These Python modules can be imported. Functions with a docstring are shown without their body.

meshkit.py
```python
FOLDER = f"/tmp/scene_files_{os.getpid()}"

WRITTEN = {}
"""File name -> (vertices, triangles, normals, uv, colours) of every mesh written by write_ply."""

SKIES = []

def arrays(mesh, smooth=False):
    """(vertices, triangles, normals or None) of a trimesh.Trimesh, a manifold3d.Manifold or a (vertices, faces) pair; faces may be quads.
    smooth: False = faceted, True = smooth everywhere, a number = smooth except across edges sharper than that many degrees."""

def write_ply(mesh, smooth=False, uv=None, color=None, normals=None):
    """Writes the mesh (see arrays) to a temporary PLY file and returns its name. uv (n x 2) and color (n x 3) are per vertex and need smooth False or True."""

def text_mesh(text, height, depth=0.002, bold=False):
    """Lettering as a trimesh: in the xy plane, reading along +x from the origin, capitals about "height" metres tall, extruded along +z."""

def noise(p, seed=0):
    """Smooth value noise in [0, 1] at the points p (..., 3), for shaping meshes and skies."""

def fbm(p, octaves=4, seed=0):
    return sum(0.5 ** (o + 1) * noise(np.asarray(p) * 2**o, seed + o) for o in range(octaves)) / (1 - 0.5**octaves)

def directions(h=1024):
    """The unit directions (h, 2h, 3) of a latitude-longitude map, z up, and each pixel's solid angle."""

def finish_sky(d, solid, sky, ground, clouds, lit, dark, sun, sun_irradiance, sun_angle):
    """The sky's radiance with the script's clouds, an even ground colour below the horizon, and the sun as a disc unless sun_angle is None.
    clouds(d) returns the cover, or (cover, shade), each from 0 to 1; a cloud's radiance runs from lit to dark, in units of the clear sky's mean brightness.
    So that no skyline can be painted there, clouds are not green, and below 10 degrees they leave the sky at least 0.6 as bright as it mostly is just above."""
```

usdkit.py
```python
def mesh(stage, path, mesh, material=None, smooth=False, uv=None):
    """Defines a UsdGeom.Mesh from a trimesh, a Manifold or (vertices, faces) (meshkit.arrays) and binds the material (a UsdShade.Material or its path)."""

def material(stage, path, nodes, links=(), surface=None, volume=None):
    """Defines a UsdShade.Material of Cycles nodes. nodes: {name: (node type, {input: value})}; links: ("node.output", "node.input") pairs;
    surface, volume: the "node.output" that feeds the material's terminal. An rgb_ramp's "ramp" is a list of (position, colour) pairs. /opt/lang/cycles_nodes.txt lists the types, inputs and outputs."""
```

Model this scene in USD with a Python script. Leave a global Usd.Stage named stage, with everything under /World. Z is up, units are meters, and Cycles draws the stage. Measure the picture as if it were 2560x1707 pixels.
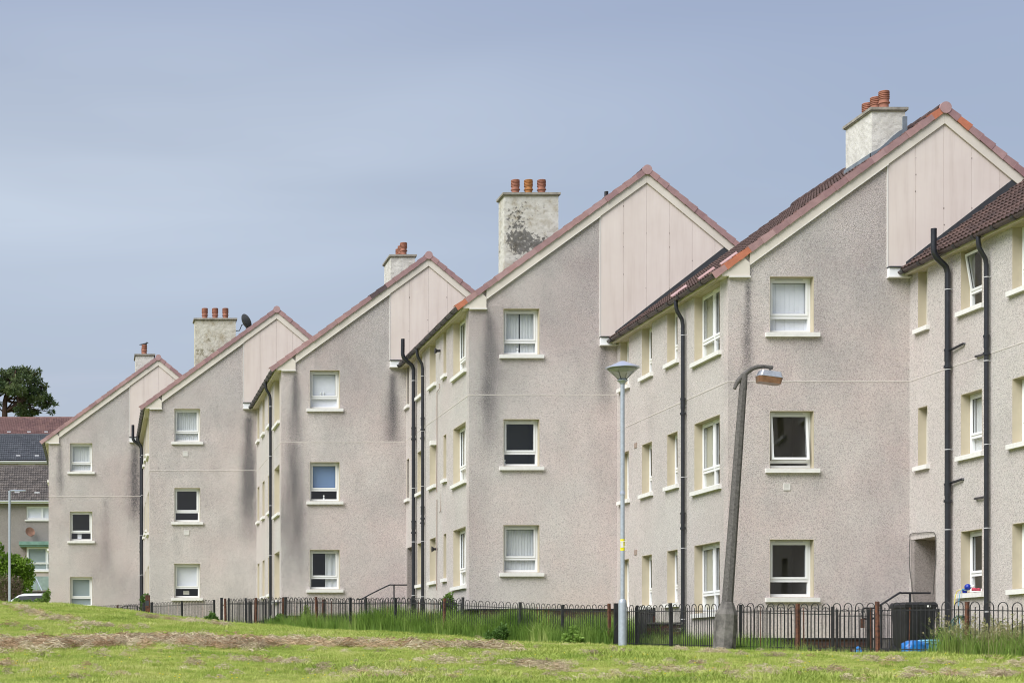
import math
import numpy as np
import trimesh
import usdkit
import meshkit
from pxr import Usd, UsdGeom, UsdLux, UsdShade, Gf, Sdf, Vt
from shapely.geometry import Polygon, box as sbox
from scipy.interpolate import RBFInterpolator, RegularGridInterpolator
from scipy.ndimage import gaussian_filter

stage = Usd.Stage.CreateInMemory()
UsdGeom.SetStageUpAxis(stage, UsdGeom.Tokens.z)
UsdGeom.SetStageMetersPerUnit(stage, 1.0)
UsdGeom.Xform.Define(stage, '/World')
UsdGeom.Scope.Define(stage, '/World/Looks')
PI = math.pi

# ------------------------------------------------------------------ camera, sky, sun
# the eye is the origin; +y is the direction in which the row of blocks recedes
FPX, VU, VV = 4400.0, 250.0, 1650.0          # focal length and principal point in pixels of the 2560 x 1707 photograph
cam = UsdGeom.Camera.Define(stage, '/World/camera')
cam.CreateHorizontalApertureAttr(36.0)
cam.CreateVerticalApertureAttr(36.0 * 682 / 1024)
cam.CreateFocalLengthAttr(36.0 * FPX / 2560)
cam.CreateHorizontalApertureOffsetAttr((1280 - VU) / 2560 * 36)
cam.CreateVerticalApertureOffsetAttr((VV - 853.5) / 2560 * 36)
cam.CreateClippingRangeAttr(Gf.Vec2f(0.1, 5000))
cam.AddRotateXOp().Set(90.0)
cam.CreateExposureAttr(1.75)

SUN = np.array([-0.58, -0.40, 0.72]); SUN /= np.linalg.norm(SUN)
SUN_EL, SUN_ROT = math.asin(SUN[2]), math.atan2(SUN[0], SUN[1])
sun = UsdLux.DistantLight.Define(stage, '/World/sun')
sun.CreateIntensityAttr(0.40)
sun.CreateAngleAttr(45.0)
sun.CreateNormalizeAttr(True)
sun.CreateColorAttr(Gf.Vec3f(1.0, 0.98, 0.95))
_z = Gf.Vec3d(*SUN.tolist())
sun.AddTransformOp().Set(Gf.Matrix4d(Gf.Rotation(Gf.Vec3d(0, 0, 1), _z), Gf.Vec3d(0, 0, 0)))

sky_mat = usdkit.material(stage, '/World/Looks/sky', {
    'sky': ('sky_texture', {'sky_type': 'single_scattering', 'sun_disc': False, 'sun_elevation': SUN_EL, 'sun_rotation': SUN_ROT}),
    'tc': ('texture_coordinate', {}),
    'sep': ('separate_xyz', {}),
    # the thin overcast, by the sine of the elevation: grey veil low down, blue grey above it, brighter overhead
    'el': ('rgb_ramp', {'ramp': [(0.0, (2.65, 2.82, 3.28)), (0.12, (2.36, 2.62, 3.14)), (0.18, (2.24, 2.56, 3.10)), (0.25, (1.90, 2.25, 2.92)), (0.33, (1.72, 2.05, 2.82)), (0.55, (1.9, 2.2, 3.0)), (1.0, (3.3, 3.5, 4.0))]}),
    # a broad pale break in it, low in the north
    'pm': ('mapping', {'scale': (1.0, 0.5, 4.3), 'location': (0.03, -0.48, -1.175)}),
    'pl': ('vector_math', {'math_type': 'length'}),
    'pr': ('map_range', {'range_type': 'smoothstep', 'from_min': 0.46, 'from_max': 0.02, 'to_min': 0.0, 'to_max': 1.0, 'clamp': True}),
    'm1': ('mapping', {'scale': (1.2, 1.2, 6.5), 'location': (3.1, 1.7, 0.4), 'rotation': (0.0, 0.10, 0.0)}),
    'n1': ('noise_texture', {'scale': 1.7, 'detail': 4.0, 'roughness': 0.45, 'distortion': 0.25}),
    'nr': ('map_range', {'from_min': 0.3, 'from_max': 0.7, 'to_min': 0.55, 'to_max': 1.1, 'clamp': True}),
    'wl': ('math', {'math_type': 'multiply', 'use_clamp': True}),
    'lc': ('color', {'value': (3.12, 3.48, 3.98)}),
    'mix1': ('mix_color', {}),
    # faint streaks everywhere
    'nb': ('map_range', {'from_min': 0.3, 'from_max': 0.7, 'to_min': 0.94, 'to_max': 1.06, 'clamp': True}),
    'sc': ('vector_math', {'math_type': 'scale'}),
    # lavender bands of cloud near the horizon
    'm2': ('mapping', {'scale': (2.5, 2.5, 18.0), 'location': (0.3, 0.7, 0.0)}),
    'n2': ('noise_texture', {'scale': 1.8, 'detail': 5.0, 'roughness': 0.5}),
    'low': ('map_range', {'range_type': 'smoothstep', 'from_min': 0.20, 'from_max': 0.07, 'to_min': 0.0, 'to_max': 1.0, 'clamp': True}),
    'lit2': ('map_range', {'range_type': 'smoothstep', 'from_min': 0.42, 'from_max': 0.60, 'to_min': 0.0, 'to_max': 1.0, 'clamp': True}),
    'wl2': ('math', {'math_type': 'multiply'}),
    'lc2': ('color', {'value': (3.15, 3.2, 3.7)}),
    'mix2': ('mix_color', {}),
    'mix3': ('mix_color', {'fac': 0.93}),
    'bg': ('background_shader', {'strength': 0.0603}),
}, [('tc.generated', 'sep.vector'), ('tc.generated', 'm1.vector'), ('tc.generated', 'm2.vector'), ('tc.generated', 'pm.vector'), ('pm.vector', 'pl.vector1'), ('pl.value', 'pr.value'),
    ('m1.vector', 'n1.vector'), ('m2.vector', 'n2.vector'), ('n1.fac', 'nr.value'), ('n1.fac', 'nb.value'), ('pr.result', 'wl.value1'), ('nr.result', 'wl.value2'),
    ('sep.z', 'el.fac'), ('wl.value', 'mix1.fac'), ('el.color', 'mix1.a'), ('lc.color', 'mix1.b'), ('mix1.result', 'sc.vector1'), ('nb.result', 'sc.scale'),
    ('sep.z', 'low.value'), ('n2.fac', 'lit2.value'), ('low.result', 'wl2.value1'), ('lit2.result', 'wl2.value2'),
    ('wl2.value', 'mix2.fac'), ('sc.vector', 'mix2.a'), ('lc2.color', 'mix2.b'),
    ('sky.color', 'mix3.a'), ('mix2.result', 'mix3.b'), ('mix3.result', 'bg.color')], surface='bg.background')
sky = UsdLux.DomeLight.Define(stage, '/World/sky')
UsdShade.MaterialBindingAPI.Apply(sky.GetPrim()).Bind(sky_mat)
sky.GetPrim().SetCustomDataByKey('kind', 'structure')

# ------------------------------------------------------------------ small helpers
RNG = np.random.default_rng(7)
_count = {}
def path_for(parent, name):
    k = (parent, name)
    n = _count.get(k, 0); _count[k] = n + 1
    return f'{parent}/{name}' if n == 0 else f'{parent}/{name}_{n:03d}'
def tag(prim, label=None, cat=None, group=None, kind=None):
    prim = prim.GetPrim() if hasattr(prim, 'GetPrim') else prim
    for k, v in (('label', label), ('category', cat), ('group', group), ('kind', kind)):
        if v:
            prim.SetCustomDataByKey(k, v)
    return prim
def thing(name, label=None, cat=None, loc=(0, 0, 0), group=None, kind=None):
    x = UsdGeom.Xform.Define(stage, path_for('/World', name))
    x.AddTranslateOp().Set(Gf.Vec3d(*[float(c) for c in loc]))
    tag(x, label, cat, group, kind)
    x.loc = np.array(loc, float)
    return Node(x.GetPath().pathString, x.loc, x)
class Node:
    def __init__(self, path, loc, prim):
        self.path, self.loc, self.prim = path, np.asarray(loc, float), prim
def part(parent, name, mesh, mat, smooth=False, label=None, kind=None, attr=None):
    """mesh in world coordinates -> a Mesh prim under parent (or /World)"""
    if isinstance(mesh, list):
        mesh = trimesh.util.concatenate(mesh)
    base = parent.path if parent else '/World'
    loc = parent.loc if parent else np.zeros(3)
    if isinstance(mesh, trimesh.Trimesh):
        mesh = mesh.copy(); mesh.apply_translation(-loc)
    else:
        mesh = (np.asarray(mesh[0]) - loc, mesh[1])
    p = path_for(base, name)
    m = usdkit.mesh(stage, p, mesh, mat, smooth=smooth)
    if attr is not None:
        for k, v in attr.items():
            UsdGeom.PrimvarsAPI(m).CreatePrimvar(k, Sdf.ValueTypeNames.FloatArray, 'vertex').Set(Vt.FloatArray.FromNumpy(np.asarray(v, np.float32)))
    tag(m, label=label, kind=kind)
    return Node(p, loc, m)
def group_node(parent, name, label=None):
    x = UsdGeom.Xform.Define(stage, path_for(parent.path, name))
    tag(x, label=label)
    return Node(x.GetPath().pathString, parent.loc, x)

def bx(x0, x1, y0, y1, z0, z1):
    m = trimesh.creation.box((abs(x1 - x0), abs(y1 - y0), abs(z1 - z0)))
    m.apply_translation(((x0 + x1) / 2, (y0 + y1) / 2, (z0 + z1) / 2))
    return m
def tube(pts, r, sides=8, caps=True):
    p = np.asarray(pts, float)
    r = np.broadcast_to(np.asarray(r, float), (len(p),))
    t = np.gradient(p, axis=0); t /= np.linalg.norm(t, axis=1, keepdims=True) + 1e-12
    ref = np.array([0, 0, 1.0]) if abs(t[:, 2]).mean() < 0.8 else np.array([1.0, 0, 0])
    a = np.cross(t, ref); a /= np.linalg.norm(a, axis=1, keepdims=True) + 1e-12
    b = np.cross(t, a)
    ang = np.arange(sides) * 2 * PI / sides + PI / sides
    v = p[:, None] + r[:, None, None] * (np.cos(ang)[None, :, None] * a[:, None] + np.sin(ang)[None, :, None] * b[:, None])
    n = len(p)
    f = []
    for i in range(n - 1):
        for j in range(sides):
            q = (i * sides + j, i * sides + (j + 1) % sides, (i + 1) * sides + (j + 1) % sides, (i + 1) * sides + j)
            f += [(q[0], q[2], q[1]), (q[0], q[3], q[2])]
    v = v.reshape(-1, 3)
    if caps:
        for i, flip in ((0, False), (n - 1, True)):
            for j in range(1, sides - 1):
                tri = (i * sides, i * sides + j, i * sides + j + 1)
                f.append(tri[::-1] if flip else tri)
    m = trimesh.Trimesh(v, f, process=False)
    return m
def lathe(profile, seg=20, loc=(0, 0, 0)):
    m = trimesh.creation.revolve(np.array(profile, float), sections=seg)
    m.apply_translation(loc)
    return m
def bez(pts, n=16):
    """Catmull-Rom through the points"""
    P = np.asarray(pts, float)
    P = np.vstack([2 * P[0] - P[1], P, 2 * P[-1] - P[-2]])
    out = []
    for i in range(1, len(P) - 2):
        for t in np.linspace(0, 1, n, endpoint=False):
            out.append(0.5 * ((2 * P[i]) + (-P[i - 1] + P[i + 1]) * t + (2 * P[i - 1] - 5 * P[i] + 4 * P[i + 1] - P[i + 2]) * t * t + (-P[i - 1] + 3 * P[i] - 3 * P[i + 1] + P[i + 2]) * t ** 3))
    out.append(P[-2])
    return np.array(out)

class Face:
    """a wall plane: a runs along the wall, b up, d outward"""
    def __init__(self, o, A, N):
        self.o, self.A, self.N = np.array(o, float), np.array(A, float), np.array(N, float)
        self.M = np.eye(4); self.M[:3, 0], self.M[:3, 1], self.M[:3, 2], self.M[:3, 3] = self.A, (0, 0, 1), self.N, self.o
        self.flip = np.linalg.det(self.M[:3, :3]) < 0
    def put(self, m):
        m = m.copy()
        m.vertices = m.vertices @ self.M[:3, :3].T + self.M[:3, 3]
        if self.flip:
            m.faces = m.faces[:, ::-1]
        return trimesh.Trimesh(m.vertices, m.faces, process=False)
    def box(self, a0, a1, b0, b1, d0, d1):
        return self.put(bx(a0, a1, b0, b1, d0, d1))
    def ring(self, a0, a1, b0, b1, w, d0, d1):
        wl, wr, wb, wt = (w,) * 4 if np.ndim(w) == 0 else w
        return trimesh.util.concatenate([self.box(a0, a1, b1 - wt, b1, d0, d1), self.box(a0, a1, b0, b0 + wb, d0, d1),
                                         self.box(a0, a0 + wl, b0 + wb, b1 - wt, d0, d1), self.box(a1 - wr, a1, b0 + wb, b1 - wt, d0, d1)])
    def prism(self, poly, d0, d1, edge=None):
        ms = []
        for g in getattr(poly, 'geoms', [poly]):
            m = trimesh.creation.extrude_polygon(g, d1 - d0)
            if edge:
                m = m.subdivide_to_size(edge)
            m.apply_translation((0, 0, d0))
            ms.append(m)
        return self.put(trimesh.util.concatenate(ms))
    def pt(self, a, b, d):
        return self.o + self.A * a + np.array([0, 0, b]) + self.N * d

# ------------------------------------------------------------------ materials
def mat(name, color, rough=0.6, spec=0.3, noise=None, bump=None, metal=0.0, coat=0.0, attr=None, trans=0.0, emit=None):
    """principled with optional noise (scale, spread) colour variation and noise bump (scale, distance)"""
    n = {'p': ('principled_bsdf', {'roughness': rough, 'specular_ior_level': spec, 'metallic': metal, 'coat_weight': coat})}
    l = []
    if noise:
        c = np.array(color)
        n['g'] = ('geometry', {})
        n['nt'] = ('noise_texture', {'scale': noise[0], 'detail': 6.0, 'roughness': 0.65})
        lo, hi = c * (1 - noise[1]), np.minimum(c * (1 + noise[1]), 0.95)
        if len(noise) > 2:
            lo = np.array(noise[2])
        n['rp'] = ('rgb_ramp', {'ramp': [(0.3, tuple(lo)), (0.7, tuple(hi))]})
        l += [('g.position', 'nt.vector'), ('nt.fac', 'rp.fac'), ('rp.color', 'p.base_color')]
    else:
        n['p'][1]['base_color'] = tuple(color)
    if bump:
        n.setdefault('g', ('geometry', {}))
        n['bn'] = ('noise_texture', {'scale': bump[0], 'detail': 4.0, 'roughness': 0.6})
        n['bp'] = ('bump', {'distance': bump[1], 'strength': 1.0})
        l += [('g.position', 'bn.vector'), ('bn.fac', 'bp.height'), ('bp.normal', 'p.normal')]
    if emit:
        n['p'][1]['emission_color'] = tuple(emit[0]); n['p'][1]['emission_strength'] = emit[1]
    return usdkit.material(stage, '/World/Looks/' + name, n, l, surface='p.BSDF')

def pebbledash(name, tone, pink, grey, speck=0.31):
    """harled wall: pebbles a couple of centimetres wide, washed-out and pinker patches, dirt from the mesh's own 'dirt' values"""
    n = {
        'g': ('geometry', {}),
        'v': ('voronoi_texture', {'scale': 64.0, 'randomness': 1.0}),
        'v2': ('voronoi_texture', {'scale': 90.0, 'randomness': 1.0}),
        'hsv': ('rgb_to_bw', {}),
        'big': ('noise_texture', {'scale': 0.42, 'detail': 5.0, 'roughness': 0.6}),
        'bigr': ('rgb_ramp', {'ramp': [(0.36, tone), (0.62, pink)]}),
        'mid': ('noise_texture', {'scale': 1.3, 'detail': 7.0, 'roughness': 0.7}),
        'midr': ('rgb_ramp', {'ramp': [(0.40, (0, 0, 0)), (0.68, (1, 1, 1))]}),
        'gm': ('math', {'math_type': 'multiply', 'value2': 0.5}),
        'mg': ('mix_color', {'b': grey}),
        'sp': ('rgb_ramp', {'ramp': [(0.15, (1 - speck,) * 3), (0.45, (1.0,) * 3), (0.85, (1 + speck * 0.45,) * 3)]}),
        'ms': ('mix_color', {'blend_type': 'multiply', 'fac': 1.0, 'use_clamp': False}),
        'at': ('attribute', {'attribute': 'dirt'}),
        'dn': ('noise_texture', {'scale': 46.0, 'detail': 5.0, 'roughness': 0.8}),
        'dr': ('map_range', {'from_min': 0.32, 'from_max': 0.68, 'to_min': 0.15, 'to_max': 1.75}),
        'dm': ('math', {'math_type': 'multiply', 'use_clamp': True}),
        'md': ('mix_color', {'b': (0.085, 0.082, 0.09)}),
        'bp': ('bump', {'distance': 0.012, 'strength': 0.8}),
        'p': ('principled_bsdf', {'roughness': 0.9, 'specular_ior_level': 0.15}),
    }
    l = [('g.position', 'v.vector'), ('g.position', 'v2.vector'), ('g.position', 'big.vector'), ('g.position', 'mid.vector'), ('g.position', 'dn.vector'),
         ('big.fac', 'bigr.fac'), ('mid.fac', 'midr.fac'), ('midr.color', 'gm.value1'), ('gm.value', 'mg.fac'), ('bigr.color', 'mg.a'),
         ('v.color', 'hsv.color'), ('hsv.val', 'sp.fac'), ('mg.result', 'ms.a'), ('sp.color', 'ms.b'),
         ('at.fac', 'dm.value1'), ('dn.fac', 'dr.value'), ('dr.result', 'dm.value2'), ('dm.value', 'md.fac'), ('ms.result', 'md.a'),
         ('md.result', 'p.base_color'), ('v.distance', 'bp.height'), ('bp.normal', 'p.normal')]
    return usdkit.material(stage, '/World/Looks/' + name, n, l, surface='p.BSDF')

M = {}
M['harl_gable'] = pebbledash('harl_gable', (0.575, 0.535, 0.515), (0.56, 0.48, 0.465), (0.47, 0.44, 0.43), speck=0.32)
M['harl_front'] = pebbledash('harl_front', (0.53, 0.50, 0.48), (0.52, 0.465, 0.45), (0.475, 0.45, 0.425), speck=0.32)
M['harl_grey'] = pebbledash('harl_grey', (0.30, 0.275, 0.26), (0.29, 0.255, 0.24), (0.24, 0.22, 0.21))
M['cream'] = mat('cream_paint', (0.48, 0.425, 0.32), 0.6, noise=(3.0, 0.06))
M['board'] = mat('barge_cream', (0.66, 0.61, 0.545), 0.55, noise=(2.0, 0.06))
M['panel'] = usdkit.material(stage, '/World/Looks/panel_pink', {
    'g': ('geometry', {}), 'mp': ('mapping', {'scale': (5.0, 5.0, 0.35)}), 'n': ('noise_texture', {'scale': 1.4, 'detail': 7.0, 'roughness': 0.65}), 'r': ('rgb_ramp', {'ramp': [(0.30, (0.63, 0.55, 0.51)), (0.48, (0.69, 0.61, 0.57)), (0.72, (0.72, 0.645, 0.605))]}),
    'n2': ('noise_texture', {'scale': 0.8, 'detail': 6.0, 'roughness': 0.6}), 'r2': ('rgb_ramp', {'ramp': [(0.3, (0.93, 0.915, 0.91)), (0.6, (1, 1, 1))]}), 'm': ('mix_color', {'blend_type': 'multiply', 'fac': 1.0}),
    'b': ('bump', {'distance': 0.006}), 'p': ('principled_bsdf', {'roughness': 0.55, 'specular_ior_level': 0.3})},
    [('g.position', 'mp.vector'), ('mp.vector', 'n.vector'), ('g.position', 'n2.vector'), ('n.fac', 'r.fac'), ('n2.fac', 'r2.fac'), ('r.color', 'm.a'), ('r2.color', 'm.b'), ('m.result', 'p.base_color'), ('n2.fac', 'b.height'), ('b.normal', 'p.normal')], surface='p.BSDF')
M['bead'] = mat('white_bead', (0.68, 0.66, 0.64), 0.5)
M['bead_line'] = mat('bead_line', (0.62, 0.575, 0.545), 0.6)
M['upvc'] = mat('white_upvc', (0.80, 0.81, 0.83), 0.3, 0.5)
M['sill'] = mat('sill_paint', (0.70, 0.69, 0.67), 0.6, noise=(9.0, 0.08))
M['gutter'] = mat('gutter_brown', (0.062, 0.043, 0.042), 0.4, 0.4, noise=(6.0, 0.25))
M['gutter_black'] = mat('gutter_dark', (0.028, 0.027, 0.028), 0.4, 0.4, noise=(6.0, 0.3))
M['pipe'] = mat('pipe_black', (0.018, 0.019, 0.024), 0.28, 0.5, noise=(8.0, 0.3))
M['clip'] = mat('pipe_clip', (0.5, 0.5, 0.52), 0.4)
for i, c in enumerate([(0.33, 0.205, 0.205), (0.37, 0.225, 0.22), (0.30, 0.18, 0.185), (0.39, 0.25, 0.25)]):
    M[f'verge{i}'] = mat(f'verge_tile_{i}', c, 0.5, 0.4, noise=(7.0, 0.12))
M['verge_orange'] = mat('verge_tile_orange', (0.47, 0.165, 0.095), 0.5, 0.4, noise=(6.0, 0.15))
M['verge_dark'] = mat('verge_tile_dark', (0.10, 0.07, 0.075), 0.5, 0.4, noise=(6.0, 0.2))
for i, c in enumerate([(0.075, 0.047, 0.042), (0.09, 0.055, 0.048), (0.062, 0.040, 0.037)]):
    M[f'tile{i}'] = mat(f'roof_tile_{i}', c, 0.75, 0.25, noise=(9.0, 0.4))
M['deck'] = mat('roof_deck', (0.05, 0.04, 0.04), 0.8)
M['lead'] = mat('lead_flashing', (0.155, 0.18, 0.215), 0.5, 0.4, noise=(5.0, 0.3))
M['flash_dark'] = mat('dark_flashing', (0.045, 0.048, 0.055), 0.5, 0.4, noise=(5.0, 0.2))
M['pot'] = mat('terracotta', (0.29, 0.125, 0.085), 0.7, 0.3, noise=(9.0, 0.3))
M['pot_y'] = mat('terracotta_ochre', (0.36, 0.16, 0.055), 0.7, 0.3, noise=(9.0, 0.35))
M['cap'] = mat('chimney_cap', (0.28, 0.26, 0.23), 0.85, 0.2, noise=(7.0, 0.35))
M['white_harl'] = mat('chimney_harl', (0.60, 0.585, 0.56), 0.9, 0.15, noise=(2.6, 0.10, (0.46, 0.44, 0.41)), bump=(60.0, 0.01))
def peeled(name, base, patch, lo, hi, scale):
    n = {'g': ('geometry', {}), 'n': ('noise_texture', {'scale': scale, 'detail': 8.0, 'roughness': 0.72, 'distortion': 0.4}),
         'at': ('attribute', {'attribute': 'dirt'}), 'add': ('math', {'math_type': 'add'}),
         'r': ('rgb_ramp', {'ramp': [(lo, base), (lo + 0.02, patch), (hi, tuple(np.array(patch) * 0.7))]}),
         's': ('noise_texture', {'scale': 3.4, 'detail': 8.0, 'roughness': 0.75}), 'sr': ('rgb_ramp', {'ramp': [(0.32, (0.58, 0.52, 0.42)), (0.5, (0.86, 0.85, 0.83)), (0.66, (1, 1, 1))]}),
         'mu': ('mix_color', {'blend_type': 'multiply', 'fac': 1.0}), 'bn': ('noise_texture', {'scale': 60.0, 'detail': 4.0}), 'bp': ('bump', {'distance': 0.01}),
         'p': ('principled_bsdf', {'roughness': 0.9, 'specular_ior_level': 0.15})}
    l = [('g.position', 'n.vector'), ('n.fac', 'add.value1'), ('at.fac', 'add.value2'), ('add.value', 'r.fac'), ('g.position', 's.vector'), ('s.fac', 'sr.fac'),
         ('r.color', 'mu.a'), ('sr.color', 'mu.b'), ('mu.result', 'p.base_color'), ('g.position', 'bn.vector'), ('bn.fac', 'bp.height'), ('bp.normal', 'p.normal')]
    return usdkit.material(stage, '/World/Looks/' + name, n, l, surface='p.BSDF')
M['peeled'] = peeled('peeling_harl', (0.60, 0.585, 0.555), (0.21, 0.205, 0.20), 0.70, 0.9, 11.0)
M['stained_harl'] = peeled('stained_harl', (0.58, 0.56, 0.50), (0.33, 0.31, 0.24), 0.70, 0.9, 4.0)
M['ochre_stain'] = mat('ochre_stain', (0.42, 0.24, 0.06), 0.9)
M['rail'] = mat('railing_black', (0.022, 0.022, 0.025), 0.5, 0.4, noise=(14.0, 0.5))
M['rust'] = mat('railing_rust', (0.135, 0.055, 0.032), 0.75, 0.2, noise=(16.0, 0.4, (0.03, 0.025, 0.025)))
M['galv'] = mat('galvanised', (0.36, 0.40, 0.46), 0.45, 0.5, noise=(18.0, 0.14), metal=0.25)
M['galv_pale'] = mat('lamp_canopy', (0.50, 0.54, 0.66), 0.3, 0.5, metal=0.55)
M['concrete'] = mat('lamp_concrete', (0.115, 0.108, 0.104), 0.92, 0.15, noise=(24.0, 0.4), bump=(70.0, 0.008))
M['concrete_base'] = mat('lamp_concrete_base', (0.15, 0.14, 0.13), 0.95, 0.15, noise=(5.0, 0.5, (0.045, 0.043, 0.043)), bump=(60.0, 0.01))
M['amber'] = mat('amber_bowl', (0.21, 0.105, 0.06), 0.3, 0.5, noise=(7.0, 0.4))
M['alu'] = mat('lantern_alu', (0.42, 0.44, 0.50), 0.4, 0.5, noise=(9.0, 0.25), metal=0.4)
M['yellow'] = mat('sticker_yellow', (0.75, 0.66, 0.02), 0.5)
M['white'] = mat('plain_white', (0.78, 0.78, 0.78), 0.5)
M['dark'] = mat('dark_plastic', (0.02, 0.02, 0.022), 0.45, 0.4)
M['bin'] = mat('bin_plastic', (0.013, 0.014, 0.018), 0.42, 0.45, noise=(3.0, 0.4))
M['blue'] = mat('blue_plastic', (0.012, 0.17, 0.52), 0.35, 0.5, noise=(8.0, 0.2))
M['blue_pale'] = mat('blue_sheet', (0.16, 0.42, 0.62), 0.4, 0.5)
M['blue_deep'] = mat('deep_blue', (0.008, 0.028, 0.30), 0.35, 0.5)
M['red'] = mat('red_plastic', (0.45, 0.06, 0.10), 0.4)
M['hose'] = mat('hose_green', (0.012, 0.075, 0.065), 0.4)
M['cable'] = mat('cable_grey', (0.09, 0.085, 0.08), 0.6)
M['copper'] = mat('thin_pipe', (0.30, 0.235, 0.20), 0.6)
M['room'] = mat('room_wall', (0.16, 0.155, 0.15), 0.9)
M['net'] = None
M['blind'] = mat('blind_white', (0.74, 0.74, 0.80), 0.7, noise=(2.0, 0.05))
M['blind_blue'] = mat('blind_blue', (0.17, 0.26, 0.44), 0.7)
M['blind_beige'] = mat('blind_beige', (0.44, 0.42, 0.35), 0.8)
M['blind_grey'] = mat('blind_grey', (0.26, 0.31, 0.31), 0.8)
M['door'] = mat('door_paint', (0.40, 0.34, 0.33), 0.5, noise=(2.0, 0.08))
M['recess'] = mat('recess_render', (0.46, 0.40, 0.375), 0.8, noise=(2.0, 0.10))
M['lamp_on'] = mat('door_lamp', (0.9, 0.85, 0.7), 0.5, emit=((1.0, 0.86, 0.55), 1.6))
M['stain_dark'] = mat('fixing_dark', (0.24, 0.20, 0.185), 0.8)
M['brick'] = usdkit.material(stage, '/World/Looks/plinth_brick', {
    'g': ('geometry', {}), 's': ('separate_xyz', {}), 'a': ('math', {'math_type': 'add'}), 'c': ('combine_xyz', {}),
    'b': ('brick_texture', {'scale': 1.0, 'brick_width': 0.225, 'row_height': 0.075, 'mortar_size': 0.008, 'color1': (0.10, 0.052, 0.042), 'color2': (0.065, 0.036, 0.032), 'mortar': (0.085, 0.07, 0.062)}),
    'p': ('principled_bsdf', {'roughness': 0.85, 'specular_ior_level': 0.2})},
    [('g.position', 's.vector'), ('s.x', 'a.value1'), ('s.y', 'a.value2'), ('a.value', 'c.x'), ('s.z', 'c.y'), ('c.vector', 'b.vector'), ('b.color', 'p.base_color')], surface='p.BSDF')
M['pane'] = usdkit.material(stage, '/World/Looks/window_glass', {
    't': ('transparent_bsdf', {'color': (0.97, 0.98, 0.98)}), 'gl': ('glossy_bsdf', {'color': (1, 1, 1), 'roughness': 0.01}), 'f': ('fresnel', {'IOR': 1.55}), 'g': ('geometry', {}), 'b': ('math', {'math_type': 'subtract', 'value1': 1.0}), 'x': ('math', {'math_type': 'multiply'}), 'm': ('mix_closure', {})},
    [('g.backfacing', 'b.value2'), ('f.fac', 'x.value1'), ('b.value', 'x.value2'), ('x.value', 'm.fac'), ('t.BSDF', 'm.closure1'), ('gl.BSDF', 'm.closure2')], surface='m.closure')
M['bowl_glass'] = usdkit.material(stage, '/World/Looks/lamp_glass', {
    't': ('transparent_bsdf', {'color': (0.86, 0.87, 0.88)}), 'gl': ('glossy_bsdf', {'color': (1, 1, 1), 'roughness': 0.08}), 'd': ('translucent_bsdf', {'color': (0.75, 0.75, 0.75)}),
    'f': ('fresnel', {'IOR': 1.5}), 'g': ('geometry', {}), 'b': ('math', {'math_type': 'subtract', 'value1': 1.0}), 'x': ('math', {'math_type': 'multiply'}), 'm': ('mix_closure', {}), 'm2': ('mix_closure', {'fac': 0.28})},
    [('g.backfacing', 'b.value2'), ('f.fac', 'x.value1'), ('b.value', 'x.value2'), ('x.value', 'm.fac'), ('t.BSDF', 'm.closure1'), ('gl.BSDF', 'm.closure2'), ('m.closure', 'm2.closure1'), ('d.BSDF', 'm2.closure2')], surface='m2.closure')
M['net'] = usdkit.material(stage, '/World/Looks/net_curtain', {
    'd': ('diffuse_bsdf', {'color': (0.78, 0.79, 0.81)}), 'tr': ('translucent_bsdf', {'color': (0.5, 0.5, 0.52)}), 'm': ('mix_closure', {'fac': 0.3})},
    [('d.BSDF', 'm.closure1'), ('tr.BSDF', 'm.closure2')], surface='m.closure')

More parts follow.
